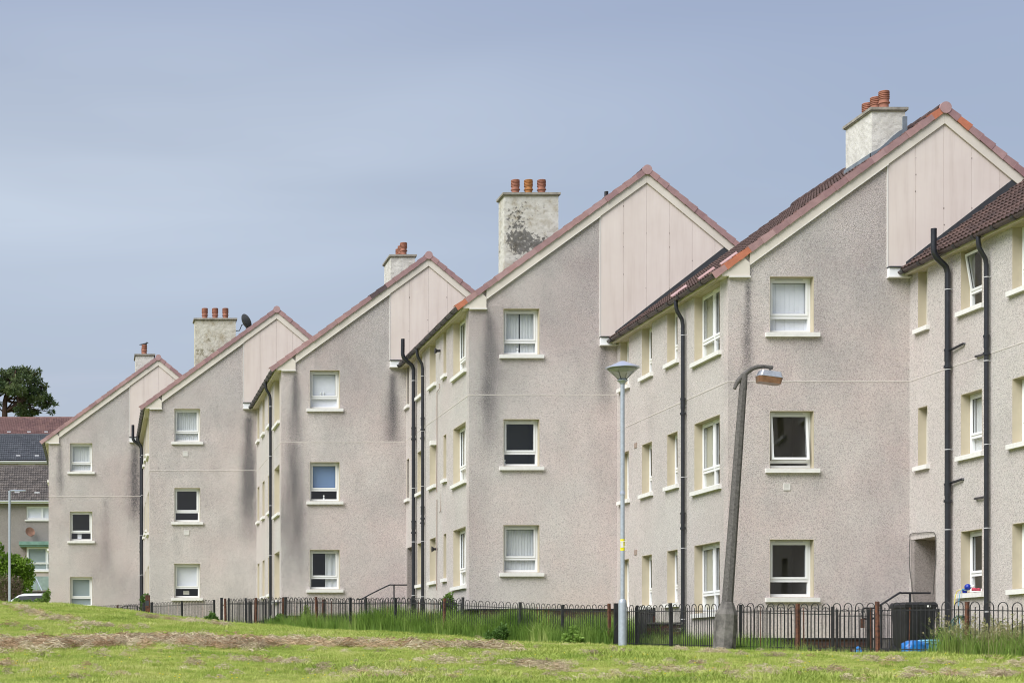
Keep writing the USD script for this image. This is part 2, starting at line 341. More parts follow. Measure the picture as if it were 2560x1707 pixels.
# ------------------------------------------------------------------ ground
def ray(u, v, D):
    """the world point at depth D behind the photograph's pixel (u, v)"""
    return np.array([(u - VU) / FPX * D, D, (VV - v) / FPX * D])
ctrl = []
for u, v, D in [(-500, 1490, 45), (-250, 1497, 45), (0, 1506, 45), (120, 1510, 45), (234, 1514, 45), (350, 1533, 46), (490, 1555, 47), (600, 1565, 47), (707, 1572, 46.5), (871, 1583, 44.3), (1088, 1597, 42), (1280, 1606, 39.8),
                (1420, 1615, 37.6), (1555, 1622, 35.6), (1836, 1624, 32), (2050, 1628, 30.4), (2350, 1640, 28.2), (2560, 1646, 26.8)]:
    ctrl.append(ray(u, v, D))
for X in (-14, -6, 0, 6, 12, 18, 26):
    ctrl += [(X, -10, -2.1), (X, 0, -1.6), (X, 8, -1.12), (X, 15, -0.68)]
for X in (-6, -1, 3, 7, 12, 18):
    ctrl += [(X, 20, -0.36 - 0.002 * X), (X, 23, -0.175 - 0.004 * X)]
for X in (-8, -4, -1):
    ctrl += [(X, 30, 0.32), (X, 36, 0.80)]
ctrl += [(2.5, 35, 0.62), (6, 33, 0.36), (5, 40, 0.66), (9, 30, 0.18)]
ctrl += [(14, 35.5, 0.17), (12.9, 36.5, 0.2), (11, 39.5, 0.42), (10, 43.4, 0.72), (8.6, 44.5, 0.75), (7.5, 49, 0.85), (6.5, 52.4, 0.9), (4, 55, 0.97), (2.5, 60.5, 1.0), (0.5, 63, 1.06), (-0.5, 70, 1.1),
         (16.3, 33, 0.05), (16.3, 28, -0.03), (16, 22, -0.25), (25, 27, -0.1), (30, 60, 0.7), (40, 90, 2.5), (60, 110, 4), (15, 95, 3.0), (5, 90, 2.2),
         (-3, 58, 1.15), (-8, 60, 1.25), (-2.5, 70, 1.12), (-8, 70, 1.2), (-16, 70, 1.3), (-4.2, 80, 1.7), (-4, 86, 1.75), (-1, 86, 1.75), (-10, 80, 2.0), (-5, 100, 3.2), (-15, 100, 3.4), (0, 109, 3.4), (-30, 60, 1.3), (-40, 30, 0.2), (40, 20, -0.5)]
for X in (-60, -20, -5, 10, 30, 60):
    ctrl += [(X, 118, 4.6), (X, 127, 9.2), (X, 138, 10.5), (X, 146, 14.0), (X, 160, 15.2), (X, 172, 20.4), (X, 200, 22), (X, 330, 22)]
ctrl = np.array(ctrl, float)
_rbf = RBFInterpolator(ctrl[:, :2] * [1.0, 0.8], ctrl[:, 2], kernel='linear', smoothing=0.002, neighbors=24)
gx = np.concatenate([np.linspace(-220, -34, 20), np.arange(-30, 34, 0.35), np.linspace(38, 260, 20)])
gy = np.concatenate([np.linspace(-260, -14, 12), np.arange(-10, 16, 2.0), np.arange(16, 64, 0.3), np.arange(64, 180, 1.2), np.linspace(186, 420, 14)])
GX, GY = np.meshgrid(gx, gy, indexing='ij')
qx, qy = np.clip(GX, -60, 60), np.clip(GY, -10, 330)
GZ = _rbf(np.stack([qx.ravel(), qy.ravel() * 0.8], 1)).reshape(GX.shape)
GZ += np.minimum(GY + 10, 0) * 0.02
GZ = gaussian_filter(GZ, (1.6, 1.6))
fine = (np.clip((34 - np.abs(GX)) / 8, 0, 1) * np.clip((GY - 16) / 4, 0, 1) * np.clip((60 - GY) / 10, 0, 1))
_p = np.stack([GX, GY, np.zeros_like(GX)], -1)
GZ += fine * ((meshkit.fbm(_p * 0.9, 3, 3) - 0.5) * 0.10 + (meshkit.fbm(_p * 2.3, 2, 9) - 0.5) * 0.035)
_hz = RegularGridInterpolator((gx, gy), GZ, bounds_error=False, fill_value=None)
def height(x, y):
    return _hz(np.stack([np.asarray(x, float), np.asarray(y, float)], -1))
def hz(x, y):
    return float(height(np.array([x]), np.array([y]))[0])
def on_ground(u, v, D0=18.0, D1=60.0):
    Ds = np.linspace(D0, D1, 900)
    P = np.stack([(u - VU) / FPX * Ds, Ds, (VV - v) / FPX * Ds], 1)
    below = P[:, 2] <= height(P[:, 0], P[:, 1])
    i = np.argmax(below) if below.any() else len(Ds) - 1
    return P[i]
nx_, ny_ = GX.shape
idx = np.arange(nx_ * ny_).reshape(nx_, ny_)
quads = np.stack([idx[:-1, :-1], idx[1:, :-1], idx[1:, 1:], idx[:-1, 1:]], -1).reshape(-1, 4)
M['lawn'] = usdkit.material(stage, '/World/Looks/lawn_ground', {
    'g': ('geometry', {}),
    'a': ('noise_texture', {'scale': 0.55, 'detail': 8.0, 'roughness': 0.65}), 'ar': ('rgb_ramp', {'ramp': [(0.32, (0.20, 0.27, 0.05)), (0.55, (0.32, 0.35, 0.085)), (0.75, (0.42, 0.40, 0.17))]}),
    'b': ('noise_texture', {'scale': 14.0, 'detail': 6.0, 'roughness': 0.75}), 'br': ('rgb_ramp', {'ramp': [(0.3, (0.45, 0.45, 0.42)), (0.7, (1.25, 1.25, 1.2))]}),
    'm': ('mix_color', {'blend_type': 'multiply', 'fac': 1.0, 'use_clamp': False}), 'bp': ('bump', {'distance': 0.03}),
    'p': ('principled_bsdf', {'roughness': 0.95, 'specular_ior_level': 0.1})},
    [('g.position', 'a.vector'), ('g.position', 'b.vector'), ('a.fac', 'ar.fac'), ('b.fac', 'br.fac'), ('ar.color', 'm.a'), ('br.color', 'm.b'), ('m.result', 'p.base_color'), ('b.fac', 'bp.height'), ('bp.normal', 'p.normal')], surface='p.BSDF')
tag(part(None, 'lawn', (np.stack([GX, GY, GZ], -1).reshape(-1, 3), quads), M['lawn'], smooth=True).prim, kind='structure')

# ------------------------------------------------------------------ the terrace of harled blocks
D_ = {1: 70.6, 2: 60.94, 3: 52.63, 4: 43.65, 5: 35.92, 6: 27.6}
FAR = {1: 79.5, 2: 70.6, 3: 60.94, 4: 52.63, 5: 43.65, 6: 35.92}
X_ = {1: -2.06, 2: 1.716, 3: 5.42, 4: 9.15, 5: 12.82, 6: 16.52}
S_ = {1: 6.57, 2: 6.57, 3: 6.53, 4: 6.58, 5: 5.69, 6: 5.69}          # height of the white bead line
AP, SL, SR, W = 4.395, 0.724, 0.83, 8.36                            # apex offset, pitches of the two slopes, width of a block
def roofz(x):
    return 2.21 + SL * (x + 0.12) if x <= AP else 2.21 + SL * (AP + 0.12) - SR * (x - AP)
def mix_noise(a, b, seed, sc=1.0):
    return meshkit.fbm(np.stack([a * sc, b * sc, np.zeros_like(a)], -1), 4, seed)
def streak(a, b, a0, w, top, bottom, seed, fade=0.9):
    """a run-off streak below a ledge"""
    t = (top - b) / (top - bottom)
    wob = (mix_noise(a * 0 + 3.1, b, seed, 1.4) - 0.5) * 0.12
    width = w * (0.45 + 0.9 * np.clip(t, 0, 1)) * (0.8 + 0.5 * mix_noise(a * 0, b, seed + 4, 2.0))
    s = np.exp(-((a - a0 - wob) / width) ** 2) * np.clip(t * 14, 0, 1) * np.clip((1.05 - t) * 2.2, 0, 1) ** fade
    return s * (0.55 + 0.9 * mix_noise(a * 5, b * 0.8, seed + 8))
def gable_dirt(i, a, b):
    n1, n2 = mix_noise(a, b, 20 + i, 0.55), mix_noise(a * 1.2, b * 0.5, 40 + i, 1.8)
    d = np.clip(n1 - 0.46, 0, 1) * 0.6 + np.clip(n2 - 0.52, 0, 1) * 0.5
    for wb in (-0.6, -3.22, -1.9, -4.5):                       # grime below sills and at the lintels' ends
        d += 0.22 * np.exp(-((a - 0.83) / 0.05) ** 2) * np.clip((wb + 0.02 - b) / 0.1, 0, 1) * np.exp(-np.clip(wb - b, 0, 9) / 0.35) * mix_noise(a * 6, b, 13 + i, 2.0)
    if i == 5:
        d += 0.85 * streak(a, b, 0.40, 0.10, 2.1, -0.25, 1) + 0.10 * np.exp(-((a - 3.4) / 0.5) ** 2) * (b < 2.1)
        d += 0.10 * np.exp(-((b - 2.6) / 1.6) ** 2) * (a > 1.5)
    if i == 4:
        d += 0.55 * streak(a, b, 0.52, 0.24, 2.1, -1.6, 2) + 0.28 * np.exp(-((a - 0.7) / 0.55) ** 2) * np.clip((b + 2.5) / 3, 0, 1) * (b < 2.2) * (0.4 + mix_noise(a, b, 77, 2.0)) + 0.50 * streak(a, b, 3.35, 0.2, 1.3, -0.6, 3)
        d += 0.16 * np.clip((b + 0.4) / 2.0, 0, 1) * np.clip((a - 1.6) / 1.0, 0, 1) + 0.10 * np.exp(-((a - 0.2) / 0.4) ** 2)
    if i == 3:
        d += 1.0 * streak(a, b, 0.44, 0.19, 2.1, -0.4, 4, 0.4) * (b > 0) + 0.85 * streak(a, b, 3.32, 0.19, 2.1, -0.15, 5, 0.5) * (b > 0)
        d += 0.85 * streak(a, b, 0.38, 0.42, 0.2, -4.2, 6, 0.8) * (b < 0.0) + 0.2 * np.clip((b + 0.2) / 2.5, 0, 1) * (a > 1.0)
    if i == 2:
        d += 1.0 * streak(a, b, 3.45, 0.30, 2.1, -2.6, 7) + 0.12 * np.exp(-((a - 0.3) / 0.5) ** 2) + 0.10 * np.clip((b) / 2.0, 0, 1)
    if i == 1:
        d += 0.55 * streak(a, b, 0.45, 0.16, 2.1, -0.4, 8) + 0.95 * streak(a, b, 3.5, 0.30, 2.1, -1.4, 9) + 0.3 * streak(a, b, 2.3, 0.25, 0, -4.0, 10) + 0.06
    return np.clip(d, 0, 1.1) * 0.84
def front_dirt(a, b, seed):
    return np.clip(np.clip(mix_noise(a, b, seed, 0.7) - 0.55, 0, 1) * 0.4 + np.clip(mix_noise(a * 2, b * 0.4, seed + 5, 1.2) - 0.6, 0, 1) * 0.35, 0, 0.6)

def curtain_mesh(F, a0, a1, b0, b1, d, folds=9, amp=0.02, seed=0):
    n = max(int((a1 - a0) / 0.02), 8)
    a = np.linspace(a0, a1, n)
    r = np.random.default_rng(seed)
    dd = d + amp * np.sin((a - a0) / (a1 - a0) * folds * 2 * PI + r.uniform(0, 6)) + amp * 0.5 * np.sin(a * 41 + r.uniform(0, 6))
    v, f = [], []
    for off in (0.0, -0.004):
        for x, y in zip(a, dd):
            v += [(x, b0, y + off), (x, b1, y + off)]
    for i in range(n - 1):
        for o in (0, 2 * n):
            q = [o + 2 * i, o + 2 * i + 2, o + 2 * i + 3, o + 2 * i + 1]
            f += [(q[0], q[1], q[2]), (q[0], q[2], q[3])]
    return F.put(trimesh.Trimesh(v, f, process=False))

def window(blk, F, a0, a1, b0, b1, cols=1, dress=None, seed=0, depth=0.18, simple=False, tilt=False, lower=0.29, plain=False, sill=True, room=1.15, ornaments=(), sash_mat='upvc', frame_pad=0.0):
    w = group_node(blk, 'window')
    part(w, 'reveal', F.ring(a0, a1, b0, b1, (0.005, 0.008, 0.004, 0.008), -depth - 0.06, 0.002), M['cream'])
    if sill:
        s = F.box(a0 - 0.10, a1 + 0.10, b0 - 0.10, b0 - 0.012, -0.04, 0.075)
        part(w, 'sill', s, M['sill'])
    A0, A1, B0, B1 = a0 + 0.008 + frame_pad, a1 - 0.010, b0 + 0.005, b1 - 0.010
    H = B1 - B0
    tr = B0 + lower * H
    fr = [F.ring(A0, A1, B0, B1, (0.055, 0.055, 0.065, 0.05), -depth - 0.05, -depth + 0.02)]
    fr.append(F.box(A0 + 0.055, A1 - 0.055, tr - 0.028, tr + 0.028, -depth - 0.045, -depth + 0.022))
    cw = (A1 - A0 - 0.11) / cols
    for c in range(1, cols):
        x = A0 + 0.055 + c * cw
        fr.append(F.box(x - 0.03, x + 0.03, B0 + 0.065, tr - 0.028, -depth - 0.044, -depth + 0.021))
        fr.append(F.box(x - 0.03, x + 0.03, tr + 0.028, B1 - 0.05, -depth - 0.044, -depth + 0.021))
    if frame_pad:
        fr.append(F.box(a0 + 0.008, A0, B0, B1, -depth - 0.05, -depth + 0.005))
    part(w, 'frame', fr, M['upvc'])
    for c in range(cols):
        x0 = A0 + 0.055 + c * cw + (0.03 if c else 0); x1 = A0 + 0.055 + (c + 1) * cw - (0.03 if c < cols - 1 else 0)
        u0, u1 = tr + 0.028, B1 - 0.05
        sash = F.ring(x0 + 0.002, x1 - 0.002, u0 + 0.002, u1 - 0.002, 0.045, -depth - 0.03, -depth + 0.036)
        pane = F.box(x0 + 0.047, x1 - 0.047, u0 + 0.047, u1 - 0.047, -depth - 0.008, -depth)
        gask = F.ring(x0 + 0.047, x1 - 0.047, u0 + 0.047, u1 - 0.047, 0.007, -depth + 0.001, -depth + 0.012)
        if tilt:
            piv = F.pt((x0 + x1) / 2, u1 if tilt == 'top' else u0, -depth)
            ang = (0.10 if tilt == 'top' else -0.16) * (1 if not F.flip else -1)
            R = trimesh.transformations.rotation_matrix(-ang, F.A, piv)
            for m in (sash, pane, gask):
                m.apply_transform(R)
        sp = part(w, 'sash', sash, M[sash_mat])
        if not simple:
            part(w, 'gasket', gask, M['dark'])
            part(w, 'trickle_vent', F.box(x0 + 0.10, x1 - 0.10, B1 - 0.035, B1 - 0.018, -depth + 0.0205, -depth + 0.028), M['clip'])
        part(w, 'pane', pane, M['pane'])
        part(w, 'pane', F.box(x0, x1, B0 + 0.065, tr - 0.028, -depth - 0.008, -depth), M['pane'])
    back = -depth - 0.052
    e = 0.0
    kinds = dress or []
    for kd in kinds:
        k, q0, q1, r0, r1 = kd                # kind, across 0-1, up 0-1
        x0, x1 = A0 + 0.02 + q0 * (A1 - A0 - 0.04), A0 + 0.02 + q1 * (A1 - A0 - 0.04)
        y0, y1 = B0 + 0.02 + r0 * (H - 0.03), B0 + 0.02 + r1 * (H - 0.03)
        if k in ('net', 'curtain'):
            part(w, 'curtain', curtain_mesh(F, x0, x1, y0, y1, back - 0.012, folds=(9 if k == 'net' else 4) * (q1 - q0) * 1.3, amp=0.006 if k == 'net' else 0.009, seed=seed), M['net'])
        elif k == 'vertical':
            n = max(int((x1 - x0) / 0.09), 3); st = (x1 - x0) / n
            part(w, 'blind', [F.box(x0 + j * st, x0 + (j + 0.97) * st, y0, y1, back - 0.008 - 0.004 * (j % 2), back - 0.004 * (j % 2)) for j in range(n)], M['blind'])
        else:
            part(w, 'blind', F.box(x0, x1, y0, y1, back - 0.008, back), M[k])
    for (q, hgt) in ornaments:
        px_ = A0 + q * (A1 - A0)
        o_ = lathe([(0, 0), (0.026, 0), (0.03, 0.03), (0.012, hgt * 0.55), (0.03, hgt * 0.75), (0.022, hgt), (0, hgt)], 12, tuple(F.pt(px_, tr + 0.02 if hgt > 0.15 else B0 + 0.06, -depth - 0.034)))
        part(w, 'ornament', o_, M['white'], smooth=40)
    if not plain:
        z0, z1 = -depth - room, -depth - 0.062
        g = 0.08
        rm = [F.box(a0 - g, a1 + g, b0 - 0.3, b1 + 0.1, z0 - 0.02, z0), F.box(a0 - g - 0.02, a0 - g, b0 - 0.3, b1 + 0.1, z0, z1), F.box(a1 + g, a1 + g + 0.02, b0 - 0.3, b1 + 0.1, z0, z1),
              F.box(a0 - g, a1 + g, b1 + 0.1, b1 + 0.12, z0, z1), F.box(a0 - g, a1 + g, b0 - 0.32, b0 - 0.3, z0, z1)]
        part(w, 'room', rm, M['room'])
    return w

def verge_tiles(blk, F, rule, d0=0.0):
    """tapered dry-verge caps up the left slope and down the right one, lower end standing proud"""
    L = 0.31
    k = 0
    for side in (0, 1):
        pitch = math.atan(SL if side == 0 else SR)
        ca, sa = math.cos(pitch), math.sin(pitch)
        if side == 0:
            length = (AP + 0.29) / ca; n = int(round(length / L)); st = length / n
        else:
            length = (W + 0.25 - AP) / ca; n = int(round(length / L)); st = length / n
        for j in range(n):
            s0, s1 = (j * st, (j + 1) * st + 0.035) if side == 0 else (j * st - 0.035, (j + 1) * st)
            # profile in (s, t): s along the slope upward, t normal to it
            if side == 0:
                quad = [(s0, -0.012), (s1, 0.0), (s1, 0.118), (s0, 0.142)]
            else:
                quad = [(s0, 0.0), (s1, -0.012), (s1, 0.142), (s0, 0.118)]
            P = []
            for s, t in quad:
                if side == 0:
                    x = -0.29 + s * ca - t * sa; z = roofz(-0.29) + s * sa + t * ca
                else:
                    x = AP + s * ca + t * sa; z = roofz(AP) - s * sa + t * ca
                P.append((x, z))
            face = trimesh.creation.extrude_polygon(Polygon(P), 0.022); face.apply_translation((0, 0, 0.075 + d0 + RNG.uniform(-0.007, 0.007)))
            # the cap's top leg
            Q = [(P[3][0], P[3][1]), (P[2][0], P[2][1])]
            ux, uz = Q[1][0] - Q[0][0], Q[1][1] - Q[0][1]
            nl = math.hypot(ux, uz); nx, nz = -uz / nl * 0.02, ux / nl * 0.02
            top = trimesh.creation.extrude_polygon(Polygon([Q[0], Q[1], (Q[1][0] - nx, Q[1][1] - nz), (Q[0][0] - nx, Q[0][1] - nz)]), 0.16)
            top.apply_translation((0, 0, 0.075 + d0 - 0.16))
            name = rule(side, j, n)
            part(blk, 'verge_tile', [F.put(face), F.put(top)], M[name])
            k += 1
    cap = trimesh.creation.cylinder(radius=0.118, height=0.05, sections=24)
    cap.apply_translation((AP, roofz(AP) + 0.075, 0.085 + d0))
    part(blk, 'ridge_cap', F.put(cap), M['verge3'], smooth=40)

def tile_mesh(o, ux, up, nrm, w, l, pts, lift=0.032):
    """one pantile: lower left corner o, ux across, up along the slope"""
    xs = np.linspace(0, 1, pts)
    zz = 0.030 * (0.5 + 0.5 * np.cos(xs * 4 * PI))
    v = []
    for t, e in ((0.0, lift), (1.0, 0.0)):
        for x, z in zip(xs, zz):
            v.append(o + ux * (x * w) + up * (t * l) + nrm * (z + e))
    for x, z in zip(xs, zz):
        v.append(o + ux * (x * w) + nrm * (z + lift - 0.022))
    f = []
    for k in range(pts - 1):
        f += [(k, k + 1, pts + k + 1), (k, pts + k + 1, pts + k), (2 * pts + k, 2 * pts + k + 1, k + 1), (2 * pts + k, k + 1, k)]
    return np.array(v), np.array(f)

def tiled_slope(blk, p0, ux, up, length, run, name, pts=5, single=None, mats=('tile0', 'tile1', 'tile2'), w=0.30, g=0.30):
    """rows of tiles on a slope from its lower corner; single(center) says which become parts of their own"""
    ux, up = np.array(ux, float), np.array(up, float)
    nrm = np.cross(ux, up); nrm /= np.linalg.norm(nrm)
    if nrm[2] < 0:
        nrm = -nrm
    nc, nr = int(length / w), int(run / g)
    w, g = length / nc, run / nr
    V, Fc, n = [[], [], []], [[], [], []], [0, 0, 0]
    made = 0
    for r in range(nr):
        for c in range(nc):
            o = np.array(p0) + ux * (c * w) + up * (r * g) + nrm * RNG.uniform(0, 0.006)
            k = RNG.integers(0, 3)
            v, f = tile_mesh(o, ux, up, nrm, w, g + 0.03, pts)
            if single and made < 300 and single(o):
                part(blk, 'roof_tile', (v, f), M[mats[k]]); made += 1
            else:
                V[k].append(v); Fc[k].append(f + n[k]); n[k] += len(v)
    allv, allf, off = [], [], 0
    for k in range(3):
        if V[k]:
            allv.append(np.vstack(V[k])); allf.append(np.vstack(Fc[k]) + off); off += n[k]
    part(blk, name, (np.vstack(allv), np.vstack(allf)), M[mats[0]], kind='stuff')

LAY_A = [(0.48, 2.04, 'L'), (3.14, 3.86, 'S'), (4.96, 5.71, 'S'), (6.74, 7.44, 'S')]
def layout(i, L):
    if i in (1, 3, 5):
        return [(a * L / 7.73, a * L / 7.73 + (b - a), k) for a, b, k in LAY_A]
    # measured from the far end: narrow stair window, small, small, slit, large
    far = [(0.38, 0.78, 'N'), (2.15, 2.96, 'S'), (4.05, 4.88, 'S'), (6.0, 6.38, 'N'), (7.05, 8.6, 'L')] if i == 6 else [(0.12, 0.52, 'N'), (1.9, 2.62, 'S'), (3.80, 4.66, 'S'), (5.75, 6.12, 'N'), (7.05, 8.6, 'L')]
    return [(L - b, L - a, k) for a, b, k in far if L - b > 0.2]
ROWS = [(1.0, 2.14), (-1.77, -0.60), (-4.40, -3.22)]
GW = {  # what hangs in the gable windows, from the top floor down: (kind, across, up)
    5: [[('vertical', 0, 1, 0, 1)], [], []],
    4: [[('net', 0, 0.49, 0, 1), ('net', 0.53, 1, 0, 1)], [], [('net', 0, 1, 0, 1)]],
    3: [[('blind', 0, 1, 0.0, 1)], [('blind_blue', 0, 1, 0.30, 1)], [('curtain', 0.55, 1, 0, 1)]],
    2: [[('net', 0, 1, 0, 1)], [], [('blind', 0, 1, 0.27, 1), ('blind_beige', 0.35, 0.6, 0.08, 0.2)]],
    1: [[('net', 0, 1, 0, 1)], [('blind', 0.33, 0.52, 0.06, 0.22)], [('blind_grey', 0, 1, 0, 1)]],
}
BLABEL = {
    1: 'farthest pebbledashed block, its ground floor window cut by the lawn, a bird on its chimney',
    2: 'pebbledashed block with a satellite dish beside its broad white chimney',
    3: 'pebbledashed block with two black streaks on its gable and a blue blind in one window',
    4: 'pebbledashed block whose broad chimney has large patches of peeling white paint',
    5: 'pebbledashed block behind the leaning concrete lamp post, with the lead-flashed white chimney',
    6: 'nearest block, cut off by the right edge, with an entrance and two black pipes',
}
def verge_rule(i):
    def rule(side, j, n):
        if side == 0:
            if i == 5 and (j in (1, 2) or j == n - 1): return 'verge_orange'
            if i == 4 and j == 0: return 'verge_orange'
            if i == 3 and j in (12, 13): return 'verge_dark'
        if i == 5 and side == 1 and j == 1: return 'verge_orange'
        return f'verge{RNG.choice(4, p=[0.4, 0.25, 0.2, 0.15])}'
    return rule

def gutter(blk, x, y0, y1, z, black):
    n = 10
    ang = np.linspace(PI, 2 * PI, n)
    prof = [(math.cos(t) * 0.062, math.sin(t) * 0.062) for t in ang] + [(math.cos(t) * 0.052, math.sin(t) * 0.052) for t in ang[::-1]]
    m = trimesh.creation.extrude_polygon(Polygon(prof), y1 - y0)
    T = np.array([[1, 0, 0, x], [0, 0, 1, y0], [0, 1, 0, z], [0, 0, 0, 1.0]])
    m.apply_transform(T)
    for yy in (y0, y1):
        c = trimesh.creation.extrude_polygon(Polygon([(math.cos(t) * 0.066, math.sin(t) * 0.066) for t in ang]), 0.012); c.apply_transform(np.array([[1, 0, 0, x], [0, 0, 1, yy - 0.006], [0, 1, 0, z], [0, 0, 0, 1.0]]))
        m = trimesh.util.concatenate([m, c])
    part(blk, 'gutter', m, M['gutter_black' if black else 'gutter'])
    k = y0 + 0.12
    prof2 = [(math.cos(t) * 0.074, math.sin(t) * 0.074) for t in ang] + [(math.cos(t) * 0.0625, math.sin(t) * 0.0625) for t in ang[::-1]]
    while k < y1 - 0.06:
        c = trimesh.creation.extrude_polygon(Polygon(prof2), 0.10); c.apply_transform(np.array([[1, 0, 0, x], [0, 0, 1, k], [0, 1, 0, z + 0.002], [0, 0, 0, 1.0]]))
        part(blk, 'gutter_bracket', c, M['gutter_black'])
        k += 0.72

def downpipe(blk, xw, y, ztop, zbot, r=0.038, stack=False, above=0.0, joints=(), branches=(), xtop=None, shoe=False, name='downpipe'):
    """a pipe down the wall plane xw; xtop is where its swan neck starts"""
    xc = xw - r - 0.035
    if xtop is None:
        pts = [(xc, y, ztop), (xc, y, zbot)]
    else:
        pts = [(xtop, y, ztop + above), (xtop, y, ztop)] if above else [(xtop, y, ztop), (xtop, y, ztop - 0.10)]
        z = pts[-1][2]
        pts = [pts[0]] + ([((xtop), y, (pts[0][2] + z) / 2)] if above else []) + [pts[-1]]
        dx = xc - xtop
        pts += [(xtop + dx * 0.14, y, z - 0.12), (xtop + dx * 0.5, y, z - 0.22), (xtop + dx * 0.86, y, z - 0.32), (xc, y, z - 0.44)]
        pts = list(bez(pts, 5)) + [(xc, y, z - 0.6), (xc, y, zbot)]
    if shoe:
        pts += [(xc - 0.02, y - 0.02, zbot - 0.12), (xc - 0.05, y - 0.12, zbot - 0.28)]
    p = part(blk, name, tube(pts, r, 12), M['pipe'], smooth=50)
    zz = ztop - 0.75
    while zz > zbot + 0.3:
        part(p, 'pipe_collar', tube([(xc, y, zz), (xc, y, zz - 0.05)], r + 0.004, 12), M['clip'] if not stack else M['clip'], smooth=50) if False else None
        cl = tube([(xc, y, zz), (xc, y, zz - 0.016)], r + 0.004, 12)
        part(p, 'pipe_clip', [cl, bx(xc, xw, y - 0.012, y + 0.012, zz - 0.016, zz)], M['clip'])
        zz -= 1.55
    for zj in joints:
        cols = [tube([(xc, y, zj + 0.11), (xc, y, zj - 0.11)], r + 0.008, 12), tube([(xc, y, zj + 0.13), (xc, y, zj + 0.09)], r + 0.016, 12), tube([(xc, y, zj - 0.19), (xc, y, zj - 0.24)], r + 0.02, 12)]
        part(p, 'pipe_collar', cols, M['pipe'], smooth=50)
    for zb, dy, rise in branches:
        b = tube([(xc, y, zb), (xw - 0.05, y + dy * 0.25, zb + rise * 0.2), (xw - 0.04, y + dy, zb + rise), (xw + 0.02, y + dy, zb + rise)], 0.024, 8)
        part(p, 'branch_pipe', b, M['pipe'], smooth=50)
    return p

def chimney(blk, x0, x1, y0, y1, z0, z1, pots, kind, flash=None, dirt=None):
    body = bx(x0, x1, y0, y1, z0, z1).subdivide_to_size(0.07)
    v = body.vertices
    body.vertices = v + (meshkit.noise(v * 14, 5)[:, None] - 0.5) * 0.012
    d = dirt(v[:, 0], v[:, 1], v[:, 2]) if dirt else np.zeros(len(v))
    c = part(blk, 'chimney', body, M[kind], attr={'dirt': d})
    part(c, 'chimney_cap', [bx(x0 - 0.05, x1 + 0.05, y0 - 0.05, y1 + 0.05, z1 + 0.02, z1 + 0.075), bx(x0 - 0.03, x1 + 0.03, y0 - 0.03, y1 + 0.03, z1, z1 + 0.02)], M['cap'])
    for px, py, mm in pots:
        h, r = 0.41, 0.115
        prof = [(0.0, 0.0), (r * 0.92, 0.0), (r * 0.92, 0.02), (r * 0.84, 0.03), (r * 0.80, 0.12), (r * 0.84, 0.15), (r, 0.155), (r, 0.175), (r * 0.86, 0.18)]
        for k in range(4):
            b = 0.235 + k * 0.038
            prof += [(r * 0.84, b), (r * 0.97, b + 0.012), (r * 0.97, b + 0.026), (r * 0.86, b + 0.028)]
        prof += [(r * 0.96, h - 0.012), (r * 0.9, h), (r * 0.7, h), (r * 0.66, h - 0.10), (0, h - 0.10)]
        part(c, 'chimney_pot', lathe(prof, 18, (px, py, z1 + 0.07)), M[mm], smooth=35)
    if flash:
        part(c, 'flashing', flash, M['lead'])
    return c

